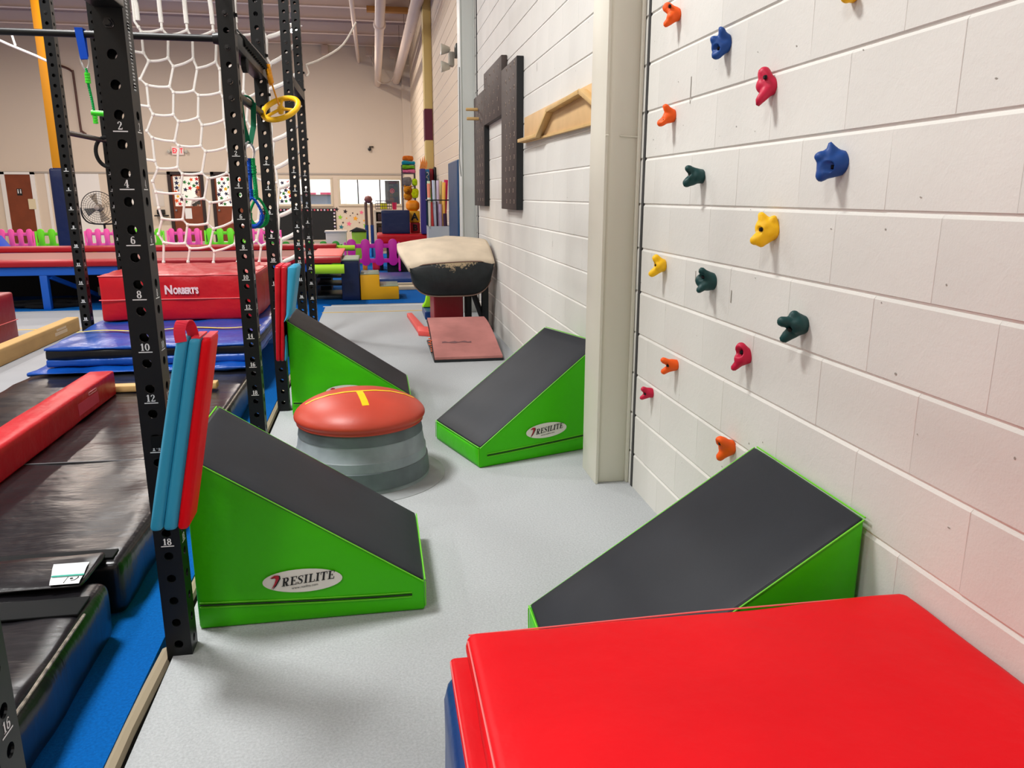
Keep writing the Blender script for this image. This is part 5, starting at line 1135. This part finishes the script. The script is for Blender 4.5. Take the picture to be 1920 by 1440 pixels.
for z in (.46, .8): O('cubby_back', MB().box(.07, .42, 20.02, 20.38, z + .01, z + .2).mesh('cubby_back', M('dark_brown_bin', (70, 42, 36), .7), bevel=.02), t)
t = E('wire_basket', 'grey wire basket holding a yellow box on the cubby shelf', 'basket', (.22, 20.2, 1.085))
m = MB()
for z in (1.1, 1.17, 1.24, 1.3): m.tube([(.03, 20.05, z), (.43, 20.05, z), (.43, 20.35, z), (.03, 20.35, z)], .008, 4, closed=True)
for i in range(8): m.tube([(.03 + i * .057, 20.05, 1.09), (.03 + i * .057, 20.05, 1.3)], .006, 4)
O('wires', m.mesh('wires', M('grey_wire', (92, 86, 92), .4, metal=.5)), t)
T(O('toy_box', bx('toy_box', .15, .31, 20.1, 20.3, 1.09, 1.25, M('toy_yellow', (226, 226, 30), .5), bevel=.01)), 'bright yellow box inside the wire basket', 'toy box')
T(O('cup', MB().lathe([(0, 1.085), (.05, 1.085), (.06, 1.26), (.055, 1.26), (.045, 1.1), (0, 1.1)], (.5, 20.2, 0), 14).mesh('cup', M('crimson_plastic', (190, 20, 80), .4), smooth=True)), 'crimson cup beside the wire basket on the cubby shelf', 'cup')
T(O('storage_bin', MB().prism([(-.47, .006), (-.22, .006), (-.19, .68), (-.5, .68)], (0, 17, 0), (1, 0, 0), (0, 0, 1), (0, .3, 0)).mesh('storage_bin', M('lime_bin', (150, 200, 40), .5), bevel=.01)), 'lime green storage bin behind the magenta fence', 'bin')
T(O('bin_lid', MB().prism([(-.55, .69), (-.17, .69), (-.24, .73), (-.4, .77)], (0, 16.95, 0), (1, 0, 0), (0, 0, 1), (0, .35, 0)).mesh('bin_lid', inkblack, bevel=.006)), 'black folded cloth on the lime green bin', 'cloth')
T(O('display_case', MB().box(-1.05, -.62, 17.2, 17.5, .006, .66).box(-1.07, -.6, 17.18, 17.52, .66, .7).mesh('display_case', M('pale_case', (214, 206, 196), .5), bevel=.006)), 'pale low cabinet behind the green toy fence', 'cabinet')
t = E('padded_table', 'dark red padded table carrying navy and lettered blocks', 'padded table', (.5, 15.6, 0))
O('table_pad', softbox('table_pad', .03, 1.04, 15.35, 16.32, .52, .70, redv2, r=.03), t)
for x, y in ((.1, 15.45), (.98, 15.45), (.1, 16.25), (.98, 16.25)): O('leg', bx('leg', x - .03, x + .03, y - .03, y + .03, .006, .52, darks), t)
T(O('foam_cube', softbox('foam_cube', .13, .675, 15.6, 16.0, .702, 1.15, navy, r=.02)), 'navy foam cube on the dark red table', 'foam block')
def letterblock(ch, x0, x1, z0, z1, mt, y=16.05):
    t = E('letter_block', f'{"yellow" if ch == "A" else "red"} foam block marked with a black letter {ch} on the dark red table', 'letter block', ((x0 + x1) / 2, y + .1, z0))
    O('block_body', softbox('block_body', x0, x1, y, y + .22, z0, z1, mt, r=.015), t)
    sans('letter', ch, (z1 - z0) * .85, ((x0 + x1) / 2, y - .003, z0 + (z1 - z0) * .22), (1, 0, 0), (0, 0, 1), inkblack, bold=.008, parent=t, align='CENTER')
letterblock('A', .69, .90, .90, 1.13, M('toy_amber', (244, 176, 16), .5)); letterblock('B', .70, .90, .70, .896, M('toy_crimson', (190, 20, 36), .5))
T(O('toy_cushion', softbox('toy_cushion', .64, .89, 16.05, 16.3, 1.132, 1.33, M('toy_orange2', (250, 148, 8), .5), r=.07, puff=.01)), 'orange cushion on top of the yellow letter block', 'cushion')
t = E('plush_lion', 'small golden plush animal sitting above the orange cushion', 'plush toy', (.68, 16.2, 1.34))
pl = M('golden_plush', (196, 126, 30), .9, .1, [('n', 40, .5, .02)], var=(30, .3))
O('plush_body', MB().lathe([(0, 1.33), (.07, 1.35), (.085, 1.42), (.05, 1.5), (0, 1.51)], (.68, 16.2, 0), 12).mesh('plush_body', pl, smooth='all'), t)
O('plush_head', MB().lathe([(0, 1.46), (.07, 1.48), (.09, 1.54), (.07, 1.6), (0, 1.62)], (.68, 16.15, 0), 12).lathe([(0, -.03), (.03, 0), (0, .03)], (.62, 16.15, 1.61), 8).lathe([(0, -.03), (.03, 0), (0, .03)], (.74, 16.15, 1.61), 8).lathe([(0, -.05), (.04, -.04), (.03, 0)], (.66, 16.08, 1.53), 8, 'y').mesh('plush_head', pl, smooth='all'), t)
t = E('corner_rack', 'grey wire tower rack in the back right corner, packed with soft toys', 'rack', (.78, 18.1, 0))
m = MB()
for x, y in ((.64, 17.95), (.92, 17.95), (.64, 18.3), (.92, 18.3)): m.tube([(x, y, .006), (x, y, 2.1)], .012, 6)
for z in (.6, 1.35, 1.62, 1.9): m.box(.63, .93, 17.94, 18.31, z, z + .015)
O('rack_frame', m.mesh('rack_frame', M('grey_wire', (92, 86, 92), .4, metal=.5)), t)
for nm_, z, h, x0, x1, c, lb in (('plush_toy', 1.64, .19, .65, .83, (120, 116, 116), 'grey soft toy on the third shelf of the corner rack'), ('plush_toy', 1.645, .15, .86, .97, (176, 214, 30), 'lime soft toy hanging on the right of the corner rack'), ('plush_toy', 1.37, .12, .66, .80, (238, 176, 20), 'yellow soft toy on the second shelf of the corner rack'),
                               ('plush_toy', 1.37, .2, .83, .97, (196, 210, 20), 'yellow green soft toy dangling low on the corner rack'), ('plush_toy', 1.92, .075, .64, .93, (220, 110, 150), 'pink soft toy on the top shelf of the corner rack'), ('plush_toy', 2.01, .075, .64, .93, (110, 170, 40), 'green soft toy in the stack on the corner rack'), ('plush_toy', 2.1, .075, .64, .93, (30, 140, 170), 'teal soft toy in the stack on the corner rack'), ('plush_toy', 2.19, .1, .65, .9, (206, 110, 40), 'orange soft toy topping the corner rack')):
    T(O(nm_, softbox(nm_, x0, x1, 17.92, 18.2, z, z + h, M('plush_%d_%d_%d' % c, c, .9, .1, [('n', 30, .5, .02)], var=(20, .3)), r=.045, wr=.03, seed=z * 10)), lb, 'plush toy', 'soft toys on the corner rack')
for x0, x1, y, z1, mt, lb in ((.885, .985, 15.3, 1.93, M('indigo_vinyl', (44, 36, 120), .4), 'narrow indigo folded mat standing in the corner row'), (.99, 1.085, 15.6, 1.93, M('teal_blue_vinyl', (10, 100, 150), .4), 'teal blue mat with white script standing beside the indigo one'), (1.09, 1.18, 15.9, 1.95, M('crimson_vinyl', (176, 14, 40), .4), 'crimson mat standing in the corner row beside the teal one'), (1.185, 1.226, 15.8, 1.98, M('black_vinyl_plain', (20, 20, 24), .4), 'thin black mat at the wall end of the corner row')):
    T(O('standing_mat', softbox('standing_mat', x0, x1, y, y + .35, .006 if x0 > 1.04 else .704, z1, mt, r=.015)), lb, 'standing mat', 'mats standing in the back corner')
sm_ = MB().tube(spl([(1.02, 15.595, 1.86), (1.05, 15.595, 1.87), (1.06, 15.595, 1.83), (1.03, 15.595, 1.80), (1.02, 15.595, 1.77), (1.05, 15.595, 1.76), (1.045, 15.595, 1.68), (1.05, 15.595, 1.6)], 3), .007, 5)
O('script_print', sm_.mesh('script_print', white, smooth=True), bpy.data.objects['standing_mat.001'], world=False)
T(O('flame_topper', MB().prism([(.9, 1.94), (1.04, 1.94), (1.06, 2.05), (1.03, 2.12), (1.02, 2.04), (1.0, 2.2), (.98, 2.07), (.965, 2.18), (.945, 2.06), (.92, 2.15), (.92, 2.04)], (0, 15.75, 0), (1, 0, 0), (0, 0, 1), (0, .03, 0)).mesh('flame_topper', M('flame_orange', (244, 150, 70), .7, var=(9, .4)))), 'cut out paper flame standing on the corner mats', 'paper flame')
t = E('noodle_bin', 'clear bin of pool noodles and foam sticks in front of the wall', 'bin', (1.02, 12.9, 0))
O('bin_walls', MB().box(.84, 1.21, 12.72, 12.735, .3, .95).box(.84, .855, 12.735, 13.1, .3, .95).box(1.195, 1.21, 12.735, 13.1, .3, .95).box(.84, 1.21, 13.1, 13.115, .3, .95).box(.84, 1.21, 12.72, 13.115, .29, .3).mesh('bin_walls', M('milky_plastic', (180, 190, 200), .3)), t)
O('bin_stand', MB().box(.84, 1.21, 12.72, 13.115, .006, .285).mesh('bin_stand', M('dark_stand', (40, 44, 54), .5)), t)
O('bin_hoop', MB().tube([(.84, 12.7, 1.36), (1.215, 12.7, 1.36), (1.215, 13.12, 1.36), (.84, 13.12, 1.36)], .009, 6, closed=True).tube([(.84, 12.7, .95), (.84, 12.7, 1.36)], .008, 6).tube([(1.215, 12.7, .95), (1.215, 12.7, 1.36)], .008, 6).mesh('bin_hoop', darks), t)
nz_ = [(.86, .87, 1.40, (236, 240, 226), 'white'), (.90, .875, 1.62, (240, 150, 120), 'salmon'), (.935, .885, 1.66, (200, 232, 200), 'pale mint'), (.975, .95, 1.67, (190, 206, 226), 'pale blue'), (1.015, 1.03, 1.67, (214, 200, 226), 'lavender'), (1.05, 1.08, 1.66, (226, 232, 160), 'pale lime'), (1.085, 1.12, 1.64, (250, 196, 90), 'apricot'),
       (.965, .89, 1.55, (40, 170, 60), 'green'), (.95, .895, 1.33, (210, 60, 60), 'red'), (1.0, .985, 1.34, (76, 50, 90), 'plum'), (1.03, 1.02, 1.2, (140, 30, 80), 'wine'), (1.07, 1.05, 1.30, (196, 170, 206), 'lilac'), (1.08, 1.165, 1.68, (196, 10, 90), 'magenta'), (1.14, 1.12, 1.15, (50, 20, 60), 'dark violet')]
for i, (xb, xt, zt, c, nmn) in enumerate(nz_):
    y = 12.78 + .022 * ((i * 5) % 13)
    m = MB().tube([(xb, y, .31), ((xb + xt) / 2, y + .004, (zt + .31) / 2), (xt, y, zt)], .027 if i < 12 else .032, 10)
    T(O('foam_noodle', m.mesh('foam_noodle', M('noodle_' + nmn.replace(' ', '_'), c, .6), smooth=True)), f'{nmn} foam noodle standing in the clear bin by the wall', 'foam noodle', 'foam noodles in the bin')
# left background: slide, stacked boxes, disc on the blue floor
T(O('play_slide', MB().prism([(-9.4, .006), (-7.88, .006), (-7.95, .1), (-8.1, .25), (-8.3, .55), (-8.6, .62), (-9.4, .62)], (0, 18.8, 0), (1, 0, 0), (0, 0, 1), (0, .6, 0)).mesh('play_slide', M('slide_blue', (10, 70, 190), .35), bevel=.03)), 'blue curved play slide at the left edge in front of the pink fence', 'slide')
T(O('toy_ring', MB().tube([(-7.85 + .18 * math.cos(a * PI / 10), 20.3 + .18 * math.sin(a * PI / 10), .1) for a in range(20)], .08, 8, closed=True).mesh('toy_ring', M('raspberry_plastic', (216, 20, 90), .4), smooth=True)), 'raspberry ring lying behind the blue slide', 'toy ring')
for i, (z, c) in enumerate(((.006, (210, 214, 40)), (.055, (150, 200, 60)), (.104, (196, 200, 40)), (.153, (10, 110, 70)))):
    T(O('balance_pad', softbox('balance_pad', -6.95, -6.45, 19.3, 19.7, z, z + .047, M('pad_%d' % i, c, .6), r=.012)), ('lowest', 'second', 'third', 'dark green topmost')[i] + ' flat pad in the small stack left of the blue padded pole', 'foam pad', 'stacked balance pads')
T(O('floor_disc', MB().lathe([(0, .02), (.18, .018), (.2, .006), (0, .006)], (-5.6, 20.0, 0), 24).mesh('floor_disc', M('pale_yellow_disc', (240, 226, 120), .5), smooth=True)), 'pale yellow disc lying on the far blue floor', 'floor disc')
# ---------------------------------------------------------------- overhead ducts, ropes and lamp
for x, z, r, y0, lb in ((.25, 4.82, .095, 13.0, 'thick white duct pipe running overhead to the back wall, left of the slanting one'), (.83, 4.93, .12, 11, 'thick white duct pipe nearest the right wall, under the roof'), (-.31, 5.45, .05, 13, 'thin white pipe under the roof, left of the two ducts')):
    o = T(O('duct_pipe', MB().tube([(x + (.22 if x > .5 else 0), y0, z + (.25 if x > .5 else 0)), (x, YB - .02, z)], r, 16).mesh('duct_pipe', M('duct_paint', (226, 206, 190), .55), smooth=True)), lb, 'duct pipe', 'white pipes under the roof')
    for yy in (18.5, 21, 23.5):
        f = (YB - yy) / (YB - y0); O('hanger', MB().tube([(x + (.22 * f if x > .5 else 0), yy, z), (x + (.22 * f if x > .5 else 0), yy, ZC - .1)], .008, 5).mesh('hanger', M('hanger_wire', (150, 126, 116), .5)), o, world=False)
O('coupling', MB().lathe([(.09, -.12), (.125, -.1), (.125, .1), (.09, .12)], (.25, 17.2, 4.82), 16, 'y').mesh('coupling', M('duct_paint', (226, 206, 190), .55), smooth=True), bpy.data.objects['duct_pipe'], world=False)
T(O('wood_beam', bx('wood_beam', .0, 1.0, 20.6, 20.8, 5.78, 5.9, M('ochre_wood', (176, 124, 60), .7), bevel=.006)), 'short ochre wooden beam under the roof purlins behind the ducts', 'beam')
for x, y, z in ((-1.3, 25.7, 5.72), (.02, 25.5, 5.68), (.75, 25.5, 5.64)):
    T(O('roof_speaker', bx('roof_speaker', x - .1, x + .1, y, y + .2, z - .12, z + .14, M('cream_box', (206, 184, 166), .6), bevel=.01)), f'small cream box hung under the roof edge, {"left of all pipes" if x < -1 else ("between the thin pipe and the middle duct" if x < .5 else "behind the right hand duct")}', 'junction box', 'boxes under the roof edge')
wr_ = M('white_cord', (226, 214, 200), .7)
T(O('guy_rope', MB().tube(spl([(-.60, 8.2, 2.655), (-.44, 8.25, 2.73), (-.25, 8.6, 2.92), (-.12, 9.2, 3.25)], 4), .010, 6).tube(spl([(-.6, 8.2, 2.66), (-.585, 8.19, 2.62), (-.575, 8.19, 2.58), (-.6, 8.19, 2.555), (-.615, 8.19, 2.6)], 3), .008, 6).mesh('guy_rope', wr_, smooth=True)), 'white rope sloping up from the last rig post with a hook end', 'rope')
T(O('cord_loop', MB().tube(spl([(.03, 25.4, 5.55), (.15, 25.0, 5.2), (.24, 24.6, 4.72), (.5, 24.8, 4.7), (.72, 25.0, 4.9), (.78, 25.3, 5.5)], 4), .014, 5).mesh('cord_loop', wr_, smooth=True)), 'thin white cord looped around the middle duct pipe', 'cord')
T(O('roof_rope', MB().tube(spl([(-5.2, 11.9, 3.62), (-4.78, 12, 3.41), (-4.62, 12, 3.34), (-4.38, 12, 3.24), (-4.2, 12.1, 3.15)], 3), .017, 6).tube([(-4.66, 12, 3.57), (-4.62, 12, 3.36)], .015, 6).mesh('roof_rope', M('bright_white_tube', (246, 244, 240), .5), smooth=True)), 'bright white tube frame slanting down at the top left, before the yellow column', 'tube')
t = E('high_bay_lamp', 'small bright round lamp shining between the last two rig posts', 'lamp', (-1.55, 18, 4.78))
O('lamp_shade', MB().lathe([(.04, .35), (.06, .34), (.08, .22), (.2, .12), (.21, .11), (.07, .21), (.04, .3)], (-1.55, 18, 4.78), 20).mesh('lamp_shade', steel, smooth=True), t)
O('lamp_rod', MB().tube([(-1.55, 18, 5.08), (-1.55, 18, ZC + .05)], .01, 6).mesh('lamp_rod', steel), t)
O('bulb', MB().lathe([(0, -.04), (.08, -.01), (.115, .06), (.09, .14), (.04, .2), (0, .21)], (-1.55, 18, 4.78), 16).mesh('bulb', M('lamp_glow', (255, 250, 240), .5, emit=40), smooth='all'), t)
